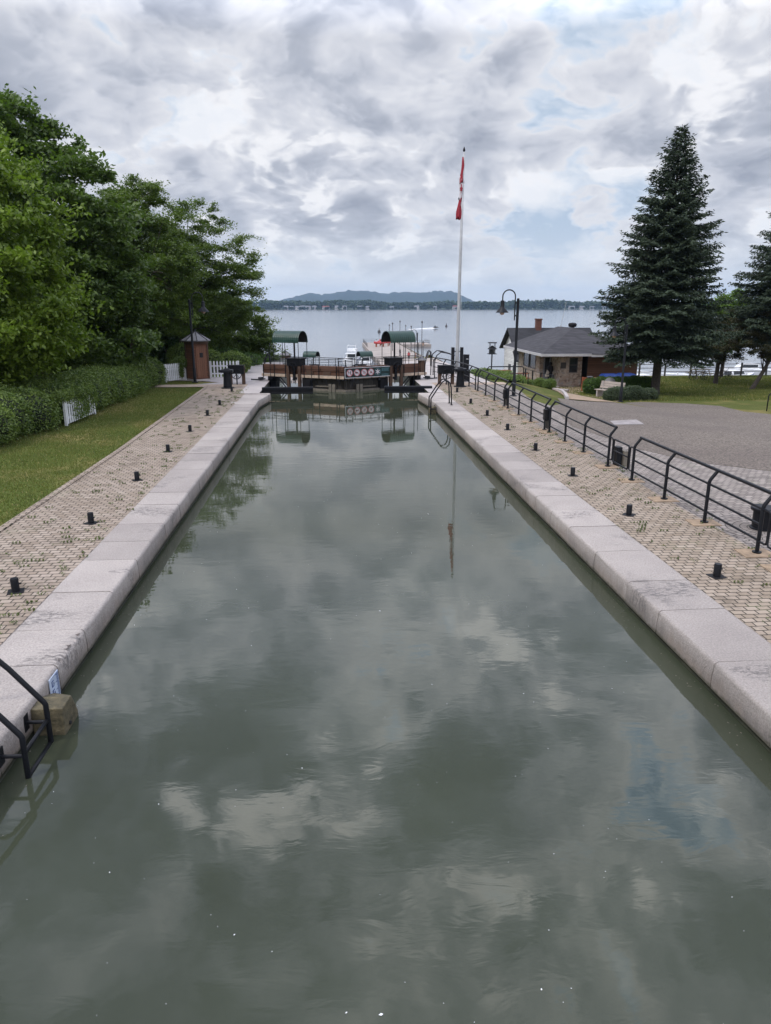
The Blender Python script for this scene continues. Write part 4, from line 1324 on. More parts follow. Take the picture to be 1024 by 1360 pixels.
mb = MB(); wall_box(mb, 19.66, 23.6, 54.75, 54.95, -2.9, EZ - .05); wall_box(mb, 23.4, 23.6, 54.951, 62.9, -2.9, EZ - .05); mb.build('siding_wall', M['sidingwood'], b)
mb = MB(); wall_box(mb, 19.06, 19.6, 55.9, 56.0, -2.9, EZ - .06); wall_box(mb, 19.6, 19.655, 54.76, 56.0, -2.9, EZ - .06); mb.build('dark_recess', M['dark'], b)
for y in (61.45, 59.45):
    window(b, L(16.44, y, -.95), 1.62, 1.25, 'x-', 'frame_dark', 0, 0)
window(b, L(18.05, 54.34, -.92), .67, 1.14, 'y-', 'frame_dark', 0, 1)
# recessed entrance door facing the camera
mb = MB(); wall_box(mb, 16.73, 17.34, 56.62, 56.8, .25, EZ); mb.build('lintel', M['greywood'], b)
mb = MB(); wall_box(mb, 16.73, 17.34, 56.66, 56.72, -1.95, .25)
dr = mb.build('door', flat('pale_grey_door', (.26, .27, .29), .5, .1, 3), b)
mb = MB(); wall_box(mb, 16.86, 17.22, 56.645, 56.659, -1.2, .05); mb.build('door_glass', M['glass'], dr)
mb = MB(); wall_box(mb, 17.22, 17.26, 56.60, 56.659, -1.1, -.95); mb.build('handle', M['pole'], dr)
mb = MB(); wall_box(mb, 17.38, 17.8, 54.27, 54.295, -.6, -.15)
mb.build('notice_board', M['frame_dark'], b)
# porch floor
mb = MB(); wall_box(mb, 15.9, 17.34, 54.0, 56.6, -2.6, -1.93); mb.build('porch_floor', M['concrete'], b)
# roof
ex0, ex1, ey0, ey1, ez = 15.5, 24.5, 53.1, 65.2, .55
r0, r1 = (19.5, 58.3, 2.3), (19.3, 61.8, 2.3)
v = [L(ex0, ey0, ez), L(ex1, ey0, ez), L(ex1, ey1, ez), L(ex0, ey1, ez), L(*r0), L(*r1)]
v2 = [L(ex0, ey0, ez - .02), L(ex1, ey0, ez - .02), L(ex1, ey1, ez - .02), L(ex0, ey1, ez - .02)]
rf = MB().add(v + v2, [(0, 1, 4), (1, 2, 5, 4), (2, 3, 5), (3, 0, 4, 5), (6, 9, 8, 7), (0, 6, 7, 1), (1, 7, 8, 2), (2, 8, 9, 3), (3, 9, 6, 0)]).build('roof', M['shingle'], b)
mb = MB()
wall_box(mb, ex0 - .02, 19.3, ey0 - .02, ey0 + .03, ez - .17, ez + .015); wall_box(mb, ex0 - .02, ex0 + .03, ey0 + .031, ey1, ez - .17, ez + .015)
wall_box(mb, 19.301, 24.5, ey0 - .03, ey0 + .02, ez - .22, ez - .03)
mb.build('fascia', M['fascia'], rf)
mb = MB(); wall_box(mb, ex0 + .04, ex1, ey0 + .04, ey1, ez - .06, ez - .03); mb.build('soffit', M['greywood'], b)
# small side roof over the siding wing
v = [L(19.3, ey0 - .05, ez - .03), L(24.6, ey0 - .05, ez - .03), L(24.6, 55.4, 1.15), L(21.0, 55.4, 1.15)]
MB().add(v + [L(19.3, 55.4, ez)], [(0, 1, 2, 3), (0, 3, 4)]).build('wing_roof', M['shingle'], rf)
MB().lathe([(.16, 0), (.16, .18), (.33, .24), (.35, .42), (.28, .52), (.05, .56)], 16, L(19.95, 59.9, 2.1)).build('roof_vent', M['black_rough'], rf, True, auto=True)
MB().tube([L(19.4, 61.3, 1.9), L(19.42, 61.3, 2.4)], .07, 8).tube([L(19.42, 61.3, 2.4), L(19.75, 61.3, 4.3)], .016, 6).build('antenna', M['pole'], rf)
for x, y, dz in ((16.25, 55.75, 0),):
    pass

# ramp rail and retaining wall in front of the entrance
rw = thing('retaining_wall', 'low stone retaining wall with steps below the stone building entrance', 'wall', (15.2, 52.6, 0))
pts = [(15.0, 56.2), (15.1, 54.0), (15.2, 52.2), (15.6, 50.3), (16.6, 49.6)]
mb = MB(); cp_ = MB()
for a, c in zip(pts[:-1], pts[1:]):
    A = Vector((a[0] - 15.2, a[1] - 52.6, 0)); B = Vector((c[0] - 15.2, c[1] - 52.6, 0)); nn = Vector((B.y - A.y, -(B.x - A.x), 0)).normalized() * .28
    for q, z0, z1, off in ((mb, -2.8, -1.72, 0), (cp_, -1.72, -1.64, .04)):
        o_ = nn.normalized() * off
        vs = [A - o_, B - o_, B + nn + o_, A + nn + o_]
        q.add([(*p.xy, z0) for p in vs] + [(*p.xy, z1) for p in vs], [(4, 5, 6, 7), (0, 1, 5, 4), (1, 2, 6, 5), (2, 3, 7, 6), (3, 0, 4, 7)])
mb.build('wall', M['rubble'], rw); cp_.build('cap', M['concrete'], rw)
rr_ = thing('ramp_railing', 'short black post railing in front of the stone building door', 'railing', (15.2, 52.6, -1.64))
rp = [(15.15, 56.0), (15.22, 54.2), (15.33, 52.4), (15.7, 50.6)]
for (x, y) in rp:
    MB().box(x - 15.2 - .045, x - 15.2 + .045, y - 52.6 - .045, y - 52.6 + .045, 0, .92).build('post', M['black'], rr_)
MB().tube([(x - 15.2, y - 52.6, .88) for x, y in rp], .022, 6).build('top_rail', M['black'], rr_)

# ------------------------------------------------------------------ white house behind
h = thing('white_house', 'white clapboard house with black gabled roof behind the stone building', 'house', (22.1, 75, -4.4))
MB().box(-3.4, 4.5, -2.6, 3.2, -2, 4.3).build('wall', M['whiteboards'], h)
for gx in (-3.4, 4.5): MB().add([(gx, -2.6, 4.3), (gx, 3.2, 4.3), (gx, .3, 6.1)], [(0, 2, 1)]).build('gable_wall', M['whiteboards'], h)
def gable_roof(x0, x1, yc, hw, z0, zr, ov=.35, th=.12):
    k = (zr - z0) / hw; e = hw + ov
    mb = MB()
    for s_ in (-1, 1):
        a = (yc + s_ * e, z0 - k * ov); c = (yc, zr)
        mb.add([(x0, a[0], a[1]), (x1, a[0], a[1]), (x1, c[0], c[1]), (x0, c[0], c[1]), (x0, a[0], a[1] - th), (x1, a[0], a[1] - th), (x1, c[0], c[1] - th), (x0, c[0], c[1] - th)],
               [(0, 1, 2, 3) if s_ < 0 else (3, 2, 1, 0), (4, 7, 6, 5) if s_ < 0 else (5, 6, 7, 4), (0, 4, 5, 1), (0, 3, 7, 4), (1, 5, 6, 2)])
    return mb
hr = gable_roof(-3.9, 4.9, .3, 2.9, 4.3, 6.2).build('roof', M['shingle_dark'], h)
MB().box(-.95, -.4, -.1, .5, 5.6, 7.0).box(-1.0, -.35, -.15, .55, 7.0, 7.12).build('chimney', M['brick_red'], hr)
# cross gable dormer facing the camera
MB().add([(1.0, -2.75, 4.3), (2.9, -2.75, 4.3), (1.95, -2.75, 5.75)], [(0, 1, 2)]).build('dormer_gable', M['whiteboards'], h)
MB().add([(.75, -2.95, 4.05), (1.95, -2.95, 5.95), (1.95, .3, 5.95), (.75, .3, 4.05), (3.15, -2.95, 4.05), (3.15, .3, 4.05)], [(0, 1, 2, 3), (1, 4, 5, 2)]).build('dormer_roof', M['shingle_dark'], hr)
MB().add([(-3.9, -3.4, 3.15), (1.2, -3.4, 3.15), (1.2, -2.4, 4.0), (-3.9, -2.4, 4.0)], [(0, 1, 2, 3)]).box(-3.9, 1.2, -3.42, -3.36, 3.0, 3.16).build('porch_roof', M['shingle_dark'], h)
for x in (-3.1, -.9): MB().box(x - .06, x + .06, -3.3, -3.18, -2, 3.1).build('porch_post', M['frame_dark'], h)
window(h, (-2.4, -2.62, 1.2), .9, 1.3, 'y-', 'white', 1, 1, False); window(h, (.3, -2.62, 1.2), .9, 1.3, 'y-', 'frame_dark', 0, 1, False)
window(h, (-3.42, .9, 1.2), .9, 1.3, 'x-', 'frame_dark', 1, 1, False); window(h, (-3.42, -1.0, 1.2), .9, 1.3, 'x-', 'frame_dark', 1, 1, False)
for (x, z, a) in ((-2.55, .5, 0),):
    pass

# ------------------------------------------------------------------ furniture on the right bank
def g3(x, y): return (x, y, gz(x, y))


bn = thing('bench', 'pale wooden bench beside the lamp at the clipped hedge', 'bench', g3(17.2, 43.9), radians(-60))
for i in range(3): MB().box(-.9, .9, -.25 + i * .17, -.10 + i * .17, .42, .46).build('seat_slat', M['benchwood'], bn, bevel=.006)
for i in range(3):
    z = .52 + i * .15
    MB().add([(-.9, .28 + i * .05, z), (.9, .28 + i * .05, z), (.9, .32 + i * .05, z + .13), (-.9, .32 + i * .05, z + .13), (-.9, .32 + i * .05, z), (.9, .32 + i * .05, z), (.9, .36 + i * .05, z + .13), (-.9, .36 + i * .05, z + .13)],
             [(0, 1, 2, 3), (5, 4, 7, 6), (3, 2, 6, 7), (0, 4, 5, 1), (0, 3, 7, 4), (1, 5, 6, 2)]).build('back_slat', M['benchwood'], bn)
for x in (-.7, .7):
    MB().box(x - .05, x + .05, -.22, .3, 0, .42).box(x - .04, x + .04, .3, .36, .1, .95).build('leg', M['concrete'], bn)
tcn = thing('trash_can', 'dark domed litter bin behind the pale bench', 'litter bin', g3(18.2, 46.3))
MB().lathe([(.27, 0), (.30, .05), (.33, .75), (.34, .78)], 18).build('body', flat('bin_dark', (.045, .055, .07), .5, .2), tcn, True, auto=True)
MB().lathe([(.36, .78), (.36, .84), (.28, 1.02), (.12, 1.12), (.02, 1.14)], 18).build('lid', M['tin'], tcn, True, auto=True)
for (x, y, lb) in ((20.5, 52.2, 'blue recycling bin behind the clipped hedge, nearer the stone building'), (21.9, 52.6, 'blue recycling bin behind the clipped hedge, nearer the spruce')):
    q = thing('recycling_bin', lb, 'bin', g3(x, y), .1, 'blue bins by the siding wall')
    MB().add([(-.55, -.42, .08), (.55, -.42, .08), (.55, .42, .08), (-.55, .42, .08), (-.62, -.48, 1.0), (.62, -.48, 1.0), (.62, .48, 1.0), (-.62, .48, 1.0)], [(0, 3, 2, 1), (0, 1, 5, 4), (1, 2, 6, 5), (2, 3, 7, 6), (3, 0, 4, 7), (4, 5, 6, 7)]).build('body', M['bluebin'], q, bevel=.03)
    MB().add([(-.65, -.5, 1.005), (.65, -.5, 1.005), (.65, .5, 1.005), (-.65, .5, 1.005), (-.5, -.38, 1.13), (.5, -.38, 1.13), (.5, .42, 1.16), (-.5, .42, 1.16)], [(0, 1, 5, 4), (1, 2, 6, 5), (2, 3, 7, 6), (3, 0, 4, 7), (4, 5, 6, 7)]).build('lid', M['bluebin'], q)
q = thing('fence_post', 'thick black post at the left end of the clipped hedge', 'post', g3(17.3, 47.6))
MB().box(-.13, .13, -.13, .13, 0, 1.12).build('post', M['black'], q, bevel=.015); MB().box(-.15, .15, -.15, .15, 1.12, 1.18).build('cap', M['tin'], q)
q = thing('timber_rail_fence', 'low reddish timber fence rail between the hedge and the stone building', 'fence', g3(19.0, 51.0))
MB().box(-1.0, 1.0, -.04, .04, .75, .98).build('rail', M['redtable'], q); MB().box(-1.0, 1.0, -.035, .035, .3, .5).build('rail', M['redtable'], q)
for x in (-.95, .95): MB().box(x - .05, x + .05, .04, .14, 0, 1.0).build('post', M['redtable'], q)

q = thing('bike_rack', 'black hoop bike rack at the right edge of the lawn', 'bike rack', g3(20.9, 33.1), .25)
for i in range(3):
    x0 = i * .62
    MB().tube([(x0, 0, 0), (x0, 0, .72), (x0 + .05, 0, .80), (x0 + .12, 0, .83), (x0 + .26, 0, .83), (x0 + .33, 0, .80), (x0 + .38, 0, .72), (x0 + .38, 0, 0)], .028, 8).build('hoop', M['black'], q, True)


def picnic(label, loc, rz, mat='greywood', s=1.0, grp='picnic tables'):
    q = thing('picnic_table', label, 'picnic table', loc, rz, grp)
    for i in range(4): MB().box(-.9, .9, -.36 + i * .18, -.20 + i * .18, .72, .76).build('top_board', M[mat], q)
    for s_ in (-1, 1): MB().box(-.9, .9, s_ * .70 - .13, s_ * .70 + .13, .42, .46).build('bench_board', M[mat], q)
    for x in (-.65, .65):
        MB().tube([(x, -.62, 0), (x, -.22, .72)], .045, 6).tube([(x, .62, 0), (x, .22, .72)], .045, 6).tube([(x + .001, -.72, .40), (x + .001, .72, .40)], .04, 6).build('trestle', M[mat], q)
    return q


picnic('grey picnic table on the lawn beside the bicycle', g3(31.6, 60.3), .15)
picnic('dark picnic table under the big spruce near the waterfront', g3(24.3, 60.0), .3, 'darkwood')
picnic('red brown picnic table beyond the black handrail, left one', (14.2, 60.5, gz(14.2, 60.5)), .2, 'redtable')
picnic('red brown picnic table beyond the black handrail, right one', (14.9, 57.6, gz(14.9, 57.6)), .1, 'redtable')
for (x, y, lb) in ((30.6, 58.6, 'bicycle leaning on its stand beside the picnic table, left one'), (32.9, 58.9, 'bicycle beside the picnic table right of the tree trunk')):
    q = thing('bicycle', lb, 'bicycle', g3(x, y), .1, 'bicycles at the picnic table')
    for wx in (-.52, .52):
        m_ = MB(); wheel(m_, .33, (wx, 0, .34), spokes=8, tr=.02); m_.build('wheel', M['black'], q)
    MB().tube([(-.52, 0, .34), (-.15, 0, .32), (.38, 0, .82), (.52, 0, .34)], .02, 6).tube([(-.15, 0, .32), (-.25, 0, .85)], .02, 6).tube([(-.22, 0, .75), (.36, 0, .78)], .02, 6).tube([(-.52, 0, .34), (-.22, 0, .75)], .014, 6).build('frame', M['black_rough'], q)
    MB().tube([(.38, -.25, 1.0), (.42, 0, .95), (.38, .25, 1.0)], .016, 6).tube([(.38, 0, .8), (.42, 0, .96)], .016, 6).build('handlebar', M['black'], q)
    MB().box(-.38, -.14, -.06, .06, .88, .93).build('saddle', M['black'], q, bevel=.02)

q = thing('waterfront_fence', 'long dark rail fence along the waterfront beyond the lawn', 'fence', (22.5, 62.6, -2.0))
for i in range(11):
    x = i * 2.35; MB().box(x - .06, x + .06, -.06, .06, -.3, 1.12).build('post', M['frame_dark'], q)
for z in (.35, .68, 1.0): MB().tube([(0, 0, z), (23.5, 0, z)], .028, 6).build('rail', M['frame_dark'], q)
q = thing('handrail', 'black pipe handrail with rounded end between the tall lamp and the stone building', 'handrail', (9.75, 45, gz(11, 45)))
gzh = gz(11, 45)
MB().tube([(0, 0, -.3), (0, 0, .80), (.08, 0, .90), (2.2, 0, .90), (2.3, 0, .80), (2.3, 0, -.5)], .035, 8).build('frame', M['black'], q, True)
MB().tube([(0, 0, .45), (2.3, 0, .45)], .028, 8).build('rail', M['black'], q)
MB().tube([(2.3, 0, .5), (2.72, .6, .5), (2.78, .6, .42), (2.78, .6, -.7)], .028, 8).build('return_rail', M['black'], q, True)

q = thing('harbour_light', 'harbour light post with small roofed lantern beyond the railing', 'lamp post', (17.2, 77.5, -4.1))
MB().tube([(0, 0, -1), (0, 0, 3.2)], .07, 8).build('post', M['black'], q)
MB().box(-.42, .42, -.42, .42, 3.1, 3.18).build('platform', M['black'], q)
MB().lathe([(.3, 3.18), (.3, 3.62)], 8).build('lantern', M['glass'], q)
MB().lathe([(.55, 3.62), (.3, 3.85), (.04, 4.0)], 8).build('roof', M['black'], q)
for a in range(4): MB().tube([(.38 * cos(a * pi / 2 + .78), .38 * sin(a * pi / 2 + .78), 3.18), (.38 * cos(a * pi / 2 + .78), .38 * sin(a * pi / 2 + .78), 4.25)], .025, 6).build('stay', M['black'], q)
MB().lathe([(.5, 4.25), (.5, 4.33), (.4, 4.36)], 16).build('top_ring', M['black'], q)

# ------------------------------------------------------------------ people
def person(label, loc, rz, hgt=1.68, top='cloth_dark', legs='cloth_dark', pose='stand', hair='cloth_dark', bag=False, group=None):
    t = thing('person', label, 'person', loc, rz, group)
    k = hgt / 1.7
    J = {'pel': (0, 0, .93), 'ch': (0, .0, 1.25), 'nk': (0, 0, 1.45), 'hd': (0, -.02, 1.60),
         'lh': (.10, 0, .90), 'lk': (.11, -.03, .48), 'la': (.11, .02, .08), 'lt': (.12, -.14, .04),
         'rh': (-.10, 0, .90), 'rk': (-.11, -.03, .48), 'ra': (-.11, .02, .08), 'rt': (-.12, -.14, .04),
         'ls': (.18, 0, 1.40), 'le': (.24, .02, 1.13), 'lw': (.22, -.10, .90), 'lf': (.22, -.13, .82),
         'rs': (-.18, 0, 1.40), 're': (-.24, .02, 1.13), 'rw': (-.22, -.10, .90), 'rf': (-.22, -.13, .82)}
    if pose == 'sit':
        for a in J: J[a] = (J[a][0], J[a][1], J[a][2] - .45)
        J['lk'] = (.12, -.42, .48); J['rk'] = (-.12, -.42, .48); J['la'] = (.12, -.42, .08); J['ra'] = (-.12, -.42, .08); J['lt'] = (.12, -.56, .04); J['rt'] = (-.12, -.56, .04)
        J['lw'] = (.16, -.3, .62); J['rw'] = (-.16, -.3, .62); J['lf'] = (.14, -.38, .58); J['rf'] = (-.14, -.38, .58)
    rad = {'pel': .14, 'ch': .15, 'nk': .055, 'hd': .10, 'lh': .09, 'lk': .055, 'la': .038, 'lt': .03, 'rh': .09, 'rk': .055, 'ra': .038, 'rt': .03, 'ls': .06, 'le': .042, 'lw': .03, 'lf': .03, 'rs': .06, 're': .042, 'rw': .03, 'rf': .03}
    keys = list(J); ed = [('pel', 'ch'), ('ch', 'nk'), ('nk', 'hd'), ('pel', 'lh'), ('lh', 'lk'), ('lk', 'la'), ('la', 'lt'), ('pel', 'rh'), ('rh', 'rk'), ('rk', 'ra'), ('ra', 'rt'), ('ch', 'ls'), ('ls', 'le'), ('le', 'lw'), ('lw', 'lf'), ('ch', 'rs'), ('rs', 're'), ('re', 'rw'), ('rw', 'rf')]
    me = bpy.data.meshes.new('body'); me.from_pydata([tuple(c * k for c in J[a]) for a in keys], [(keys.index(a), keys.index(c)) for a, c in ed], [])
    o = bpy.data.objects.new('body', me); COL.objects.link(o); o.parent = t
    me.materials.append(M['skin'])
    sk = o.modifiers.new('skin', 'SKIN'); sl = me.skin_vertices[0].data
    for i, a in enumerate(keys): sl[i].radius = (rad[a] * k, rad[a] * k * .8); sl[i].use_root = (a == 'pel')
    sb = o.modifiers.new('sub', 'SUBSURF'); sb.levels = 1; sb.render_levels = 1
    dz = -.45 if pose == 'sit' else 0
    P3 = lambda p: tuple(c * k for c in p)
    c_ = MB().lathe([(.15 * k, (.86 + dz) * k), (.165 * k, (1.0 + dz) * k), (.15 * k, (1.12 + dz) * k), (.19 * k, (1.32 + dz) * k), (.175 * k, (1.43 + dz) * k), (.07 * k, (1.48 + dz) * k)], 14)
    for s_ in 'lr': c_.tube([P3(J[s_ + 's']), P3(J[s_ + 'e']), P3(J[s_ + 'w'])], [.072 * k, .055 * k, .042 * k], 8)
    c_.build('jacket', M[top], t, True)
    c_ = MB()
    for s_ in 'lr': c_.tube([P3(J[s_ + 'h']), P3(J[s_ + 'k']), P3(J[s_ + 'a'])], [.115 * k, .075 * k, .058 * k], 8)
    c_.build('trousers', M[legs], t, True)
    MB().lathe([(.03 * k, (1.72 + dz) * k), (.09 * k, (1.70 + dz) * k), (.118 * k, (1.63 + dz) * k), (.115 * k, (1.55 + dz) * k), (.09 * k, (1.46 + dz) * k)], 12, (0, .015, 0)).build('hair', M[hair], t, True)
    return t


person('person with long dark hair and dark clothes at the stone building door', (16.98, 55.55, -1.93), radians(200), 1.7)
q = thing('shoulder_bag', 'pale fabric bag hanging at the side of the person in dark clothes', 'bag', (16.72, 55.45, -1.93), .3)
MB().add([(-.16, -.06, .62), (.16, -.06, .62), (.20, -.07, .92), (-.02, -.03, 1.15), (-.16, .06, .62), (.16, .06, .62), (.20, .07, .92), (-.02, .03, 1.15)], [(0, 1, 2, 3), (7, 6, 5, 4), (0, 4, 5, 1), (1, 5, 6, 2), (2, 6, 7, 3), (3, 7, 4, 0)]).build('bag', M['cloth_bag'], q, bevel=.02)
MB().tube([(-.0, 0, 1.13), (.12, .05, 1.42), (.2, .1, 1.3)], .012, 6).build('strap', M['cloth_bag'], q)
M['cloth_red'] = flat('red_clothing', (.40, .05, .05), .85, .2, 9)
M['cloth_white'] = flat('white_clothing', (.6, .6, .62), .85, .1, 9)
PZ = -6.8
for (x, y, lb, tp, ps, r) in ((12.6, 205, 'tiny person in white top near the end of the pier, left one', 'cloth_white', 'stand', 0), (14.0, 207, 'tiny person in dark top near the end of the pier beside the red kayaks', 'cloth_dark', 'stand', 1), (15.0, 160, 'person in dark top on the pier below the right green canopy', 'cloth_dark', 'stand', 2), (15.9, 150, 'person in red top walking on the pier', 'cloth_red', 'stand', 3), (17.4, 128, 'person in dark clothes beside the olive kiosk on the pier', 'cloth_dark', 'stand', 4), (18.3, 112, 'person in white top on the pier near the gooseneck lamp', 'cloth_white', 'stand', 5)):
    person(lb, (x, y, PZ), r, 1.72, tp, 'cloth_dark', ps, group='people on the pier')
q = thing('kiosk', 'small olive kiosk counter standing on the pier', 'kiosk', (16.9, 138, PZ))
MB().box(-1.1, 1.1, -.8, .8, 0, 1.15).build('counter', M['benchwood'], q); MB().box(-1.25, 1.25, -.95, .95, 1.15, 1.3).build('top', M['yellowgreen'], q)
for s_ in (-1, 1): MB().box(s_ * 1.05 - .05, s_ * 1.05 + .05, -.7, -.6, 1.3, 2.2).build('post', M['redtable'], q)
M['kayak'] = flat('red_kayak_plastic', (.52, .06, .06), .4, .15, 2)
for i, (x, y, a) in enumerate(((13.2, 200, .5), (14.6, 203, .2), (15.6, 210, -.3))):
    q = thing('kayak', 'red kayak on its rack on the pier, ' + ('nearest the camera' if i == 0 else 'middle one' if i == 1 else 'farthest one'), 'kayak', (x, y, PZ), a, 'red kayaks on the pier')
    vs = []; fs = []
    for j in range(9):
        f = j / 8 * 2 - 1; w_ = .42 * (1 - f * f) ** .6 + .01; hh = .28 + .22 * f * f
        vs += [(f * 1.9, -w_, .95 + hh), (f * 1.9, -w_ * .6, .75 + .15 * f * f), (f * 1.9, w_ * .6, .75 + .15 * f * f), (f * 1.9, w_, .95 + hh), (f * 1.9, 0, 1.05 + hh)]
    for j in range(8):
        for k in range(5): fs.append((j * 5 + k, j * 5 + (k + 1) % 5, j * 5 + 5 + (k + 1) % 5, j * 5 + 5 + k))
    MB().add(vs, fs).build('hull', M['kayak'], q, True)
    MB().box(-1.2, -1.1, -.3, .3, 0, .85).box(1.1, 1.2, -.3, .3, 0, .85).build('stand', M['redtable'], q)

# pier furniture
for i, (x, y, z1) in enumerate(((16.2, 205, 5.4), (15.2, 182, 6.4), (17.4, 186, 6.8), (19.2, 176, 5.8), (20.0, 160, 7.2), (21.8, 215, 5.0))):
    q = thing('mast', 'thin dark pole on the pier rising above the canopy, ' + ['leftmost', 'second from the left', 'third from the left', 'third from the right', 'second from the right', 'rightmost'][i], 'pole', (x if x < 20 else 19.8 if y < 210 else x, y, PZ), 0, 'thin poles along the pier')
    MB().tube([(0, 0, 0), (0, 0, z1)], [.09, .06], 6).build('pole', M['frame_dark'], q)
    MB().lathe([(.14, z1), (.2, z1 + .25), (.05, z1 + .42)], 8).build('lantern', M['frame_dark'], q)
q = thing('lantern_post', 'dark lantern lamp post standing on the pier right of the gooseneck lamp', 'lamp post', (18.85, 150, PZ))
MB().lathe([(.2, 0), (.2, .15), (.09, .3), (.07, 2.9)], 10).build('post', M['frame_dark'], q, True, auto=True)
MB().lathe([(.12, 2.9), (.24, 3.45)], 8).build('lantern', M['bulb'], q); MB().lathe([(.3, 3.45), (.16, 3.7), (.03, 3.95)], 8).build('cap', M['frame_dark'], q)


def deck_rail(label, pts, z, step=2.2, hh=1.05):
    q = thing('pier_railing', label, 'railing', (*pts[0], z), 0)
    o0 = Vector((*pts[0], 0))
    for a, c in zip(pts[:-1], pts[1:]):
        A, B = Vector((*a, 0)) - o0, Vector((*c, 0)) - o0; n = max(1, int((B - A).length / step))
        for i in range(n + 1):
            p = A.lerp(B, i / n); MB().tube([p, p + Vector((0, 0, hh))], .035, 5).build('post', M['frame_dark'], q)
        for zz in (hh, hh * .5): MB().tube([A + Vector((0, 0, zz)), B + Vector((0, 0, zz))], .03, 5).build('rail', M['frame_dark'], q)
    return q


deck_rail('dark railing along the left side of the pier end', [(9.7, 224 - 26), (9.7, 223.6), (15, 223.6)], PZ)
deck_rail('dark railing along the far right arm of the pier', [(20.2, 212.4), (28.6, 212.4), (28.6, 223.6)], PZ)
deck_rail('thin dark railing on the lower quay behind the lock gate', [(4.7, 60), (4.7, 76), (11.1, 92.5)], -3.5, 2.4)
deck_rail('thin dark railing on the left lower quay behind the lock gate', [(-3.6, 60), (-3.6, 92.5), (-6.8, 92.5)], -3.48, 2.4)
MB().box(19.75, 20.0, 93, 223.9, PZ, PZ + .22).build('kerb', M['greywood'])['kind'] = 'structure'


# ------------------------------------------------------------------ boats
def boat(label, loc, rz, Ln=8.0, B=2.8, cabin=True, fly=False, hullmat='fibre'):
    q = thing('motor_boat', label, 'boat', loc, rz, 'white motor boats')
    vs = []; fs = []; n = 12
    for j in range(n + 1):
        f = j / n; w_ = B / 2 * (1 - max(0, (f - .45) / .55) ** 2.2) * (.94 + .06 * f); zb = .95 + .55 * f ** 2
        x = -Ln / 2 + Ln * f
        vs += [(x, -w_, zb), (x, -w_ * .82, .05), (x, 0, -.35 + .35 * f ** 3), (x, w_ * .82, .05), (x, w_, zb)]
    for j in range(n):
        for k in range(4): fs.append((j * 5 + k, j * 5 + k + 1, j * 5 + 6 + k, j * 5 + 5 + k))
        fs.append((j * 5 + 4, j * 5, j * 5 + 5, j * 5 + 9))
    fs.append((0, 1, 2, 3, 4))
    MB().add(vs, fs).build('hull', M[hullmat], q)
    MB().add([(x, y * 1.02, z - .14) for x, y, z in [vs[j * 5] for j in range(n + 1)]] + [(x, y * 1.02, z - .22) for x, y, z in [vs[j * 5] for j in range(n + 1)]], [(j, j + 1, n + 2 + j, n + 1 + j) for j in range(n)]).build('stripe', M['bluebin'], q)
    if cabin:
        a, c = -Ln * .18, Ln * .22
        MB().add([(a, -B * .36, 1.0), (c, -B * .34, 1.2), (c, B * .34, 1.2), (a, B * .36, 1.0), (a + .1, -B * .31, 2.0), (c - .9, -B * .29, 2.0), (c - .9, B * .29, 2.0), (a + .1, B * .31, 2.0)], [(0, 1, 5, 4), (1, 2, 6, 5), (2, 3, 7, 6), (3, 0, 4, 7), (4, 5, 6, 7)]).build('cabin', M['fibre'], q, bevel=.05)
        for s_ in (-1, 1): MB().add([(a + .3, s_ * B * .352, 1.4), (c - .7, s_ * B * .34, 1.45), (c - .95, s_ * B * .315, 1.85), (a + .3, s_ * B * .328, 1.85)], [(0, 1, 2, 3)]).build('window', M['glass'], q)
        MB().add([(a - .01, -B * .28, 1.25), (a - .01, B * .28, 1.25), (a + .07, B * .26, 1.85), (a + .07, -B * .26, 1.85)], [(0, 1, 2, 3)]).build('window', M['glass'], q)
    else:
        MB().add([(.2, -B * .3, 1.1), (.2, B * .3, 1.1), (-.1, B * .27, 1.6), (-.1, -B * .27, 1.6)], [(0, 1, 2, 3)]).build('windshield', M['glass'], q)
    if fly:
        MB().box(-Ln * .14, Ln * .08, -B * .3, B * .3, 2.35, 2.9).build('flybridge', M['fibre'], q, bevel=.06)
        mb = MB()
        for s_ in (-1, 1): mb.tube([(-Ln * .15, s_ * B * .3, 2.0), (-Ln * .16, s_ * B * .28, 3.5), (Ln * .0, s_ * B * .25, 3.6)], .035, 6)
        mb.tube([(-Ln * .16, -B * .28, 3.5), (-Ln * .16, B * .28, 3.5)], .035, 6); mb.build('radar_arch', M['fibre'], q)
        MB().box(-Ln * .4, -Ln * .14, -B * .33, B * .33, 2.02, 2.1).build('hard_top', M['fibre'], q)
        mb = MB()
        for s_ in (-1, 1): mb.tube([(-Ln * .45, s_ * B * .4, .95), (-Ln * .42, s_ * B * .4, 2.03)], .03, 5)
        mb.build('post', M['pole'], q)
    mb = MB()
    for s_ in (-1, 1): mb.tube([(Ln * .15, s_ * B * .46, 1.9), (Ln * .45, s_ * B * .16, 2.15)], .02, 5)
    mb.build('bow_rail', M['pole'], q)
    return q


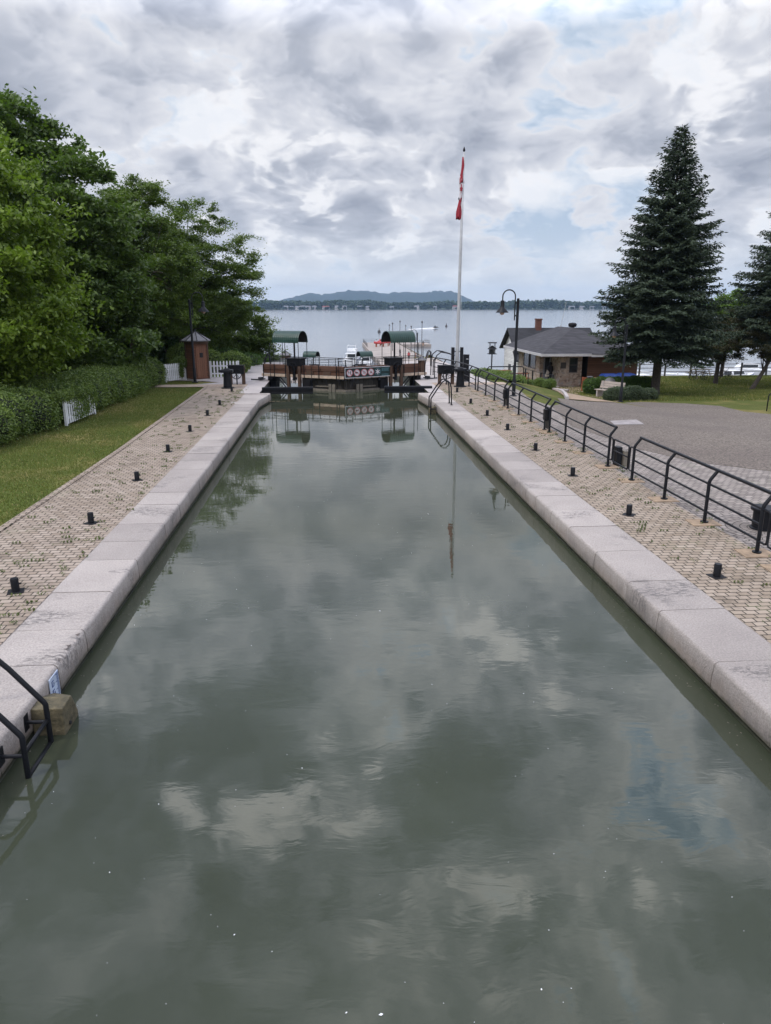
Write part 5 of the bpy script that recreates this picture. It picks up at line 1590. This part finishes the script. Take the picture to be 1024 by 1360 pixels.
boat('white flybridge motor cruiser moored left of the pier', (4.3, 150, -7.3), radians(80), 9.5, 3.0, True, True)
boat('smaller white cabin boat moored beside the motor cruiser', (6.6, 140, -7.3), radians(84), 7.5, 2.5)
for i, (x, y, a, Ln, cb_) in enumerate(((52, 112, 2.9, 8.5, False), (44, 100, .1, 7, True), (61, 106, .3, 8, True), (70, 118, 3.0, 9, True), (36, 108, 1.7, 7, True), (31, 118, 1.5, 8, True), (66, 98, .2, 7, False), (47, 125, 1.6, 9, True))):
    boat('white boat in the marina ' + ['with raised bow behind the bronze tree', 'behind the big spruce trunk, cabin boat', 'right of the leaning tree', 'farthest right behind the lawn', 'seen through the lower branches of the big spruce, nearer one', 'seen through the lower branches of the big spruce, farther one', 'without cabin at the right edge of the marina', 'moored stern on between the two small trees'][i], (x, y, -7.35), a, Ln, 2.7, cb_)
q = thing('floating_dock', 'long grey floating dock between the marina boats', 'dock', (50, 104, -7.3))
MB().box(-22, 26, -1, 1, -.3, .35).build('deck', M['greywood'], q)
for i in range(9): MB().tube([(-20 + i * 5.4, 1.1, -1), (-20 + i * 5.4, 1.1, 1.7)], .12, 7).build('pile', M['white'], q)

# jet ski, wake, buoy
q = thing('jet_ski', 'tiny dark jet ski with rider ahead of a white wake on the lake', 'jet ski', (54.8, 385, -7.45), 0)
MB().add([(-1.4, -.5, 0), (-1.4, .5, 0), (1.7, 0, .45), (-1.4, -.45, .7), (-1.4, .45, .7), (1.0, 0, .9)], [(0, 2, 5, 3), (1, 4, 5, 2), (3, 5, 4), (0, 3, 4, 1), (0, 1, 2)]).build('hull', M['frame_dark'], q)
MB().box(-.8, .2, -.2, .2, .7, .95).build('saddle', M['black'], q)
person('tiny rider sitting on the jet ski', (54.5, 385, -7.0), radians(90), 1.7, 'cloth_dark', 'cloth_dark', 'sit')
wk = MB(); rw_ = random.Random(4)
for i in range(60):
    f = i / 60; x = 53.5 - 14 * f; y = 385 - 14 * f + rw_.uniform(-1.5, 1.5) * (f + .2) * 1.3
    hh = .5 * (1 - f) + .05
    wk.add([(x - 1.2, y - .5, -7.49), (x + 1.0, y - .5, -7.49), (x + 1.0, y + .5, -7.49), (x - 1.2, y + .5, -7.49), (x, y, -7.49 + hh)], [(0, 1, 4), (1, 2, 4), (2, 3, 4), (3, 0, 4)])
tag(wk.build('wake_foam', M['white']), kind='stuff', label='white foam wake behind the jet ski', cat='wake')
for x, y, lb in ((66, 420, 'small dark buoy right of the jet ski'), (21.5, 330, 'small dark buoy on the lake above the right canopy')):
    q = thing('buoy', lb, 'buoy', (x, y, -7.5))
    MB().lathe([(.6, -.3), (.7, .2), (.5, .9), (.15, 1.1), (.12, 1.9), (.02, 2.0)], 12).build('float', M['frame_dark'], q, True)

# ------------------------------------------------------------------ far shore, mountain
MB().add([(-4300, 2300, -7.2), (4300, 2300, -7.2), (4300, 2306, -5.5), (-4300, 2306, -5.5), (4300, 7200, -2), (-4300, 7200, -2)], [(0, 1, 2, 3), (3, 2, 4, 5)]).build('far_land', M['farland'])['kind'] = 'structure'
vs = []; fs = []; R = np.random.default_rng(8)
prof = [(355, 405), (385, 398), (400, 394.5), (414, 391.8), (428, 393.5), (445, 391.5), (462, 388.8), (480, 388.3), (492, 390), (505, 392), (520, 390.8), (545, 390), (560, 391.3), (572, 388.4), (580, 389.5), (592, 389.3), (600, 393), (612, 400), (640, 404), (700, 405.5)]
MY = 5600.


def px2X(px, Y): return (px - 439) * Y * .001037
pf = []
for i in range(len(prof) - 1):
    for k in range(4):
        f = k / 4; x = prof[i][0] * (1 - f) + prof[i + 1][0] * f; y = prof[i][1] * (1 - f) + prof[i + 1][1] * f
        pf.append((px2X(x, MY), 4 + (406 - y) * MY / 950 * 1.04 + R.normal(0, .9)))
nn = 10
for i, (x, z) in enumerate(pf):
    for j in range(nn + 1):
        f = j / nn; a = sin(f * pi)
        vs.append((x + R.normal(0, 6), MY - 900 + 1500 * f, -6 + (z + 6) * min(1, a ** 1.3 * 1.0) * (1 + R.normal(0, .03) * (j not in (0, nn)))))
n1 = len(pf)
for i in range(n1 - 1):
    for j in range(nn): fs.append((i * (nn + 1) + j, (i + 1) * (nn + 1) + j, (i + 1) * (nn + 1) + j + 1, i * (nn + 1) + j + 1))
MB().add(vs, fs).build('hills', flat('mountain_forest', (.016, .032, .022), .95, .4, .006), smooth=True)['kind'] = 'structure'


def far_trees(name, x0, x1, y0, y1, n, h0, h1, mat, seed, prob=None):
    R = np.random.default_rng(seed); C = []; U = []; V = []
    xs = R.uniform(x0, x1, n); ys = R.uniform(y0, y1, n) + 0
    bump = np.sin(xs * .021) + np.sin(xs * .0083 + 2) + .7 * np.sin(xs * .053 + 1)
    hs = (h0 + (h1 - h0) * (.5 + .17 * bump)) * R.uniform(.75, 1.15, n)
    for x, y, hh in zip(xs, ys, hs):
        k = 46; w_ = hh * R.uniform(.28, .42)
        D = R.normal(size=(k, 3)); D /= np.linalg.norm(D, axis=1)[:, None]
        c = np.array([x, y, -6 + hh * .58]) + D * np.array([w_, w_, hh * .45]) * R.uniform(.8, 1.05, k)[:, None]
        C.append(c)
    C = np.concatenate(C)
    u, v = rand_leaves(R, C, 3.0, .8, .8, 0)
    o = quads(name, C, u, v, mat)
    return tag(o, kind='stuff')


M['far_leaf'] = leaf_mat('far_wood_foliage', (.028, .050, .022), (.070, .105, .042), .1, .8, .03)
o = far_trees('far_wood', -420, 2300, 2312, 2420, 2600, 16, 27, M['far_leaf'], 21)
o['label'] = 'far wooded shore across the lake'; o['category'] = 'woods'
o = far_trees('shore_bushes', -420, 2300, 2286, 2300, 420, 3, 7, M['far_leaf'], 22)
o['label'] = 'low bushes along the far shoreline'; o['category'] = 'bushes'
Rf = random.Random(12)
M['far_wall'] = flat('far_house_wall', (.46, .45, .44), .8, .1, .5)
M['far_roof_r'] = flat('far_red_roof', (.22, .06, .05), .8, .1, .5); M['far_roof_g'] = flat('far_grey_roof', (.16, .16, .18), .8, .1, .5)
fh = [(382, 14, 'low white house', 0), (389, 12, 'pale house', 1), (397, 16, 'grey house', 1), (403, 13, 'tall white house', 1), (410, 16, 'wide white house', 1), (418, 14, 'grey gabled house', 1), (433, 20, 'red roofed house', 2), (447, 11, 'small pale house', 1), (457, 12, 'low pale house', 1), (477, 14, 'white house', 1), (487, 12, 'narrow white house', 1), (518, 12, 'grey house', 1), (551, 14, 'white fronted house', 1), (575, 10, 'small grey house', 1), (601, 13, 'low reddish house', 2), (757, 18, 'long pale house', 1), (771, 14, 'white house', 1), (785, 16, 'grey house', 1), (800, 14, 'pale house', 1)]
for i, (pxl, wd, nm, rf_) in enumerate(fh):
    X = px2X(pxl, 2306)
    side = 'left of the mountain peak' if pxl < 440 else 'below the mountain' if pxl < 610 else 'right of the tall lamp'
    q = thing('far_house', '%s on the far shore %s, %s from left' % (nm, side, 'first second third fourth fifth sixth seventh eighth ninth tenth eleventh twelfth thirteenth fourteenth fifteenth sixteenth seventeenth eighteenth nineteenth'.split()[i]), 'house', (X, 2304, -6), Rf.uniform(-.2, .2), 'houses on the far shore')
    hh = Rf.uniform(5, 8); q.scale = (1.05, 1.05, .95)
    MB().box(-wd / 2, wd / 2, -4, 4, -2, hh).build('wall', M['far_wall'], q)
    MB().add([(-wd / 2 - .5, -4.6, hh), (wd / 2 + .5, -4.6, hh), (wd / 2 + .5, 4.6, hh), (-wd / 2 - .5, 4.6, hh), (-wd / 2 + .5, 0, hh + 3.6), (wd / 2 - .5, 0, hh + 3.6)], [(0, 1, 5, 4), (2, 3, 4, 5), (1, 2, 5), (3, 0, 4), (0, 3, 2, 1)]).build('roof', M['far_roof_r'] if rf_ == 2 else M['far_roof_g'], q)
    wb = MB()
    for k in range(3): wb.box(-wd / 2 + wd * (k + .5) / 3 - 1, -wd / 2 + wd * (k + .5) / 3 + 1, -4.1, -3.98, 1.5, 4)
    wb.build('window', M['glass'], q)

# ------------------------------------------------------------------ vegetation
tree('chestnut_tree', 'bright green broad leaved tree at the left edge, nearest the camera', (-13.6, 27.5, 0), [(0.2, 0, 6.6, 3.7, 3.6, 3.6), (.9, -.6, 4.2, 3.5, 3.4, 3.0), (-.5, .3, 8.9, 2.7, 2.8, 2.5), (1.3, -.4, 2.6, 2.8, 2.8, 1.8), (-2.8, -1, 5.5, 3, 3, 4)], M['leaf_bright'], .32, 7.5, 300, 430, .75, .098, 11, .35, .9, aspect=.52)
tree('maple_tree', 'big dark green tree behind the bright tree on the left', (-14.3, 37.5, 0), [(0, 0, 7.6, 5.0, 4.6, 4.6), (-1.5, .2, 10.4, 3.6, 3.6, 3.0), (1.5, -.5, 5.4, 3.8, 4.0, 3.9), (2.4, -1, 2.8, 3.2, 3.2, 2.2), (-4, 0, 7, 3, 3, 4)], M['leaf_dark'], .38, 9.5, 330, 340, .85, .12, 12, .5, .5)
tree('locust_tree', 'feathery tall tree with open top in the middle of the left row', (-12.2, 46.5, 0), [(.4, 0, 7.9, 2.6, 2.6, 2.6), (1.5, -.2, 6.2, 3.0, 2.8, 2.4), (-1.8, 0, 6.2, 2.6, 2.4, 2.4), (.9, 0, 9.7, 1.9, 1.7, 1.5), (1.5, -.5, 3.6, 2.6, 2.4, 1.6)], M['leaf_mid'], .26, 9.5, 210, 280, .72, .085, 13, .7, .2, aspect=.42, inner=.25, squash=.4)
tree('locust_tree', 'spreading layered tree leaning towards the water behind the booth', (-10.6, 52.0, 0), [(0, 0, 6.6, 3.6, 3.2, 2.8), (2.9, -.4, 7.0, 3.1, 2.6, 2.0), (1.2, 0, 9.0, 2.9, 2.4, 1.7), (4.2, -.4, 4.9, 2.0, 2.2, 1.8), (-2.2, 0, 5.0, 3, 3, 2.6), (2.0, -.8, 3.4, 2.8, 2.6, 1.7)], M['leaf_mid'], .27, 7.0, 260, 280, .72, .09, 14, .8, .1, (1.2, 0), aspect=.42, inner=.3, squash=.5)
tree('maple_tree', 'rounded low maple at the waterside left of the lock gate', (-8.0, 57.0, -1.8), [(0, 0, 3.6, 3.4, 3.0, 2.8), (1.3, 0, 3.0, 2.5, 2.4, 2.4), (-.8, 0, 5.4, 2.6, 2.4, 1.8), (1.9, 0, 1.9, 1.9, 1.8, 1.6)], M['leaf_bright'] if False else M['leaf_mid'], .22, 4.5, 170, 260, .62, .095, 15, .5, .6, inner=.5)
bk = tree('background_tree', 'dark background tree behind the left row, leftmost', (-21, 45, 0), [(0, 0, 6, 5, 4, 5), (2, 0, 3, 5, 4, 3)], M['leaf_back'], .3, 7, 150, 240, 1.0, .17, 16, .5, .5, group='background trees on the left', inner=.4)
copy_tree(bk, (-17, 56, 0), 1.3, 'dark background tree behind the feathery tree')
copy_tree(bk, (-14.0, 64, -3.2), 2.6, 'dark background tree behind the layered tree')
copy_tree(bk, (-27, 35, 0), 3.6, 'dark background tree behind the left edge of the photo')
copy_tree(bk, (-21, 70, -3.4), 4.4, 'farthest dark background tree in the left row')
copy_tree(bk, (-16.5, 88, -3.6), 5.2, 'background tree far down the left bank near the lake', scale=.8)

spruce('big blue green spruce standing at the edge of the plaza', (21.4, 46.5, gz(21.4, 46.5)), 16.2, 4.4, 31, 2.9)
spruce('second spruce cut by the right edge of the photo', (34.4, 52.5, -2.0), 17.2, 5.2, 32, 4.0)
tree('crab_tree', 'small bronze leaved tree on the lawn right of the big spruce', (30.6, 55.8, -2.0), [(0.2, 0, 3.7, 2.4, 2.2, 1.9), (1.4, 0, 4.6, 1.8, 1.8, 1.4), (-1.0, 0, 2.9, 1.8, 1.8, 1.2)], M['leaf_olive'], .17, 4.0, 110, 210, .5, .07, 34, .4, .4, inner=.4)
tree('crab_tree', 'small leaning bronze leaved tree near the right edge of the lawn', (31.1, 51.5, -2.0), [(2.0, 0, 4.1, 2.4, 2.2, 1.8), (3.6, 0, 3.6, 1.9, 1.9, 1.5), (.7, 0, 3.3, 1.6, 1.7, 1.2)], M['leaf_olive'], .16, 3.8, 110, 210, .5, .07, 35, .4, .4, (1.9, 0), inner=.4)
tree('lime_tree', 'bright lime green tree behind the bronze leaved tree', (34.0, 61.2, -2.0), [(-.5, 0, 4.6, 2.0, 2.0, 2.2), (.2, 0, 6.0, 1.5, 1.5, 1.2), (-.8, 0, 2.9, 1.6, 1.6, 1.2)], M['leaf_lime'], .16, 5.0, 90, 220, .55, .09, 36, .4, .5, inner=.4)

# hedges on the left
def hedge_row(p0, p1, n, rx, ry, rz_, seed, z=.0):
    rr = random.Random(seed); E = []
    for i in range(n):
        f = (i + .5) / n; x = p0[0] + (p1[0] - p0[0]) * f; y = p0[1] + (p1[1] - p0[1]) * f
        E.append((x + rr.uniform(-.1, .1), y, .55 + rr.uniform(-.05, .05), rx * rr.uniform(.92, 1.06), ry * rr.uniform(.95, 1.15), rz_ * rr.uniform(.9, 1.06)))
        E.append((x - rr.uniform(.5, .9), y + rr.uniform(-.2, .3), .62, rx * .9, ry, rz_ * rr.uniform(.86, .98)))
    return E


bush('hedge', 'dense green yew hedge at the left edge in front of the picket fence', 'hedge', (-10.6, 20, 0), hedge_row((-.9, -5.2), (.30, 5.3), 8, 1.12, 1.15, .86, 5), M['hedge'], 125000, .042, 41, 'yew hedges on the left', rough=.16)
bush('hedge', 'long green yew hedge running from the picket fence to the booth', 'hedge', (-10.05, 33, 0), hedge_row((.02, -7.1), (.15, 5.4), 9, 1.08, 1.1, .84, 6) + [(.55, 5.9, .55, .8, .7, .8)], M['hedge'], 130000, .045, 42, 'yew hedges on the left', rough=.16)
bush('ivy', 'climbing leaves spilling over the white picket fence piece', 'climbing plant', (-9.35, 26.9, 0), [(.12, .1, .95, .34, .9, .20), (.10, 1.2, .75, .26, .5, .42), (-.0, -1.2, 1.0, .32, .7, .18), (.14, .4, .4, .16, .35, .4)], M['hedge'], 15000, .04, 43, core=False)
bush('ivy', 'climbing plant over the weathered picket panel left of the booth', 'climbing plant', (-8.5, 40.9, 0), [(.1, .25, .95, .5, .3, .28), (.2, 0, .5, .1, .1, .35)], M['hedge'], 3500, .045, 44, core=False)
bush('shrub_bed', 'green shrubs behind the picket panel right of the wooden booth', 'shrubs', (-6.2, 45.5, 0), [(-1.4, 0, .6, 1.2, .8, .8), (.1, 0, .55, 1.1, .8, .7), (-2.8, .6, .8, 1.2, .9, 1.0)], M['hedge'], 26000, .055, 45)
bush('shrub_bed', 'bright green ground shrubs on the bank left of the lock gate', 'shrubs', (-6.0, 52, -.1), [(0, 0, .3, 1.1, 1.6, .6), (.2, 3.0, .0, 1.2, 1.6, .7), (-1.4, 1.2, .4, 1.2, 1.4, .8), (.5, 6.5, -1.8, 1.6, 2, 1.4), (-1.6, 6.0, -1.2, 2, 2, 1.6)], M['leaf_lime'] if False else M['hedge2'], 30000, .06, 46)
# right bank
bush('hedge', 'clipped bright green hedge in front of the siding wall', 'hedge', (18.2, 47.6, gz(18.2, 47.6)), [(-.75, 0, .5, .55, .7, .62), (-.1, .1, .52, .6, .75, .62), (.6, .15, .5, .62, .75, .62), (1.2, .3, .5, .5, .7, .6)], M['hedge2'], 26000, .045, 51, 'clipped hedges on the right bank', rough=.06)
bush('hedge', 'clipped green hedge between the bench and the spruce trunk', 'hedge', (20.3, 47.4, gz(20.3, 47.4)), [(-.6, 0, .5, .62, .8, .62), (.1, .05, .52, .7, .85, .64), (.8, .0, .5, .65, .8, .62)], M['hedge2'], 26000, .045, 52, 'clipped hedges on the right bank', rough=.06)
bush('shrub', 'grey green spreading shrub right of the bench, by the lamp foot', 'shrub', g3(16.9, 41.2), [(-.4, 0, .3, .6, .5, .42), (.1, .2, .34, .55, .5, .45)], M['shrub'], 11000, .04, 53, 'low shrubs at the plaza edge')
bush('shrub', 'grey green spreading shrub in front of the spruce trunk', 'shrub', g3(18.2, 41.6), [(-.3, 0, .32, .75, .6, .5), (.5, .1, .26, .7, .5, .42)], M['shrub'], 14000, .04, 54, 'low shrubs at the plaza edge')
sb = bush('shrub', 'small round shrub at the stone building wall, leftmost of the row', 'shrub', g3(13.8, 54.2), [(0, 0, .3, .42, .42, .42)], M['hedge'], 5000, .045, 55, 'small round shrubs below the stone building')
for i, (x, y) in enumerate(((14.0, 52.7), (14.2, 51.2), (14.5, 49.7), (14.8, 48.4))):
    copy_tree(sb, (x, y, gz(x, y)), i * 1.3, 'small round shrub below the stone building, %s of the row' % ['second', 'third', 'fourth', 'rightmost'][i])
bush('shrub_bed', 'low dark green planting beyond the curved railing on the right', 'shrubs', (9.6, 42.5, gz(9.6, 42.5)), [(-.4, 0, .05, .8, 1.1, .26), (.5, 1.2, .03, .8, 1.1, .26), (.9, -1.0, .03, .7, .9, .24), (-.1, 3.0, -.05, .9, 1.2, .3), (1.4, 3.2, -.2, .8, 1.2, .3)], M['hedge'], 22000, .05, 56)

# weeds, tufts and grass blades
def weeds(name, spots, mat, per, size, seed, h=.05):
    R = np.random.default_rng(seed); C = []
    for (x, y, r, zz) in spots:
        k = max(3, int(per * R.uniform(.4, 1.6)))
        a = R.uniform(0, 2 * pi, k); q = r * R.uniform(0, 1, k) ** .6
        C.append(np.stack([x + q * np.cos(a), y + q * np.sin(a) * .8, zz + R.uniform(.01, h, k)], 1))
    C = np.concatenate(C); u, v = rand_leaves(R, C, size, .38, .5, -.6)
    o = quads(name, C, u, v, mat); o['kind'] = 'stuff'
    return o


Rw = random.Random(77); sp = []
for i in range(120):
    y = 8 + 29 * Rw.random() ** 1.2
    x = Rw.choice([Rw.uniform(-6.3, -4.2), -4.2 - abs(Rw.gauss(0, .12)), -4.2 - abs(Rw.gauss(0, .5))])
    sp.append((x, y, Rw.uniform(.02, .09), 0))
for i in range(7): sp.append((-4.22 - Rw.uniform(0, .1), 9 + i * 1.3 + Rw.random(), Rw.uniform(.06, .11), 0))
for i in range(60): sp.append((-4.4 - abs(Rw.gauss(0, .18)), 28 + Rw.random() * 8, Rw.uniform(.04, .12), 0))
for i in range(120):
    yy = round((9 + 27 * Rw.random()) / .135) * .135; xx = Rw.uniform(-6.1, -4.2)
    for j in range(3): sp.append((xx + j * .06, yy, .018, 0))
weeds('weeds', sp, M['weed'], 22, .015, 61)
sp = []
for y in (10.86, 12.62, 14.34, 16.07, 17.6, 19.45, 21.13, 22.75, 25, 26.7, 28.4, 30.9, 32.7, 34.6):
    for k in range(8): sp.append((7.05 + Rw.gauss(0, .28), y + Rw.gauss(0, .45), Rw.uniform(.03, .11), 0))
for i in range(70): sp.append((5.4 + abs(Rw.gauss(0, .9)), 8 + 29 * Rw.random(), Rw.uniform(.02, .06), 0))
for i in range(50): sp.append((5.42 + abs(Rw.gauss(0, .12)), 27 + 9 * Rw.random(), Rw.uniform(.04, .1), 0))
for i in range(110):
    yy = round((9 + 27 * Rw.random()) / .135) * .135; xx = Rw.uniform(5.4, 7.3)
    for j in range(3): sp.append((xx + j * .06, yy, .018, 0))
weeds('weeds', sp, M['weed'], 20, .015, 62)


def turf(name, poly_f, n, x0, x1, y0, y1, zf, mat, size, seed):
    R = np.random.default_rng(seed)
    x = R.uniform(x0, x1, n); y = R.uniform(y0, y1, n)
    k = np.array([poly_f(a, b_) for a, b_ in zip(x, y)])
    x, y = x[k], y[k]; z = np.array([zf(a, b_) for a, b_ in zip(x, y)])
    m = len(x)
    C = np.stack([x, y, z + size * .5 - .02], 1)
    U = np.stack([R.normal(0, .35, m), R.normal(0, .35, m), np.ones(m)], 1) * size * R.uniform(.5, 1.2, m)[:, None]
    V = np.stack([R.normal(0, 1, m), R.normal(0, 1, m), np.zeros(m)], 1); V /= np.linalg.norm(V, axis=1)[:, None]; V *= size * .22
    o = quads(name, C, U, V, mat); o['kind'] = 'stuff'
    return o


def edge_x(y):
    for a, b_ in zip(edge_l[:-1], edge_l[1:]):
        if a[1] <= y <= b_[1]: return a[0] + (b_[0] - a[0]) * (y - a[1]) / (b_[1] - a[1])
    return edge_l[0][0] if y < edge_l[0][1] else edge_l[-1][0]


M['blade'] = leaf_mat('grass_blades', (.080, .105, .024), (.18, .190, .050), .3, .7, .35, (.34, .27, .12))
turf('grass', lambda x, y: x < edge_x(y) - .16, 90000, -10.5, -6.0, 11, 37.5, lambda x, y: -.03, M['blade'], .045, 71)
turf('grass', lambda x, y: y > 38.9 + (x + 9.4) * .3, 6000, -9.6, -7.3, 38.9, 40.6, lambda x, y: -.03, M['blade'], .05, 72)
turf('grass', lambda x, y: True, 60000, 16, 40, 40.5, 62, lambda x, y: gz(x, y) - .03, M['blade'], .09, 73)

# floating flecks on the lock water
Rk = np.random.default_rng(91); n = 260
x = Rk.uniform(-3.1, 4.2, n); y = 2.6 + 17 * Rk.random(n) ** 1.3
C = np.stack([x, y, np.full(n, -.396)], 1)
a = Rk.uniform(0, 6.28, n); s_ = Rk.choice([.004, .006, .009, .016], n, p=[.55, .32, .11, .02])
U = np.stack([np.cos(a) * s_, np.sin(a) * s_, 0 * a], 1); V = np.stack([-np.sin(a) * s_ * .6, np.cos(a) * s_ * .6, 0 * a], 1)
quads('floating_flecks', C, U, V, M['white'])['kind'] = 'stuff'

n = 500
side = Rk.integers(0, 2, n)
x = np.where(side == 0, -3.2 + np.abs(Rk.normal(0, .12, n)), 4.34 - np.abs(Rk.normal(0, .12, n))); y = 5 + 26 * Rk.random(n)
C = np.stack([x, y, np.full(n, -.397)], 1); a = Rk.uniform(0, 6.28, n); s_ = Rk.uniform(.004, .013, n)
U = np.stack([np.cos(a) * s_, np.sin(a) * s_, 0 * a], 1); V = np.stack([-np.sin(a) * s_ * .5, np.cos(a) * s_ * .5, 0 * a], 1)
quads('floating_debris', C, U, V, M['greywood'])['kind'] = 'stuff'

# ------------------------------------------------------------------ haze
hz = bpy.data.materials.new('haze_air'); hz.use_nodes = True
hn = hz.node_tree; hn.nodes.clear()
pv = hn.nodes.new('ShaderNodeVolumePrincipled'); ho = hn.nodes.new('ShaderNodeOutputMaterial')
pv.inputs['Color'].default_value = (.46, .68, .98, 1)
pv.inputs['Density'].default_value = 0.85e-4
pv.inputs['Anisotropy'].default_value = 0.0
hn.links.new(pv.outputs[0], ho.inputs['Volume'])
o = MB().box(-4450, 4450, -80, 7400, -12, 175).build('haze', hz)
o['kind'] = 'stuff'
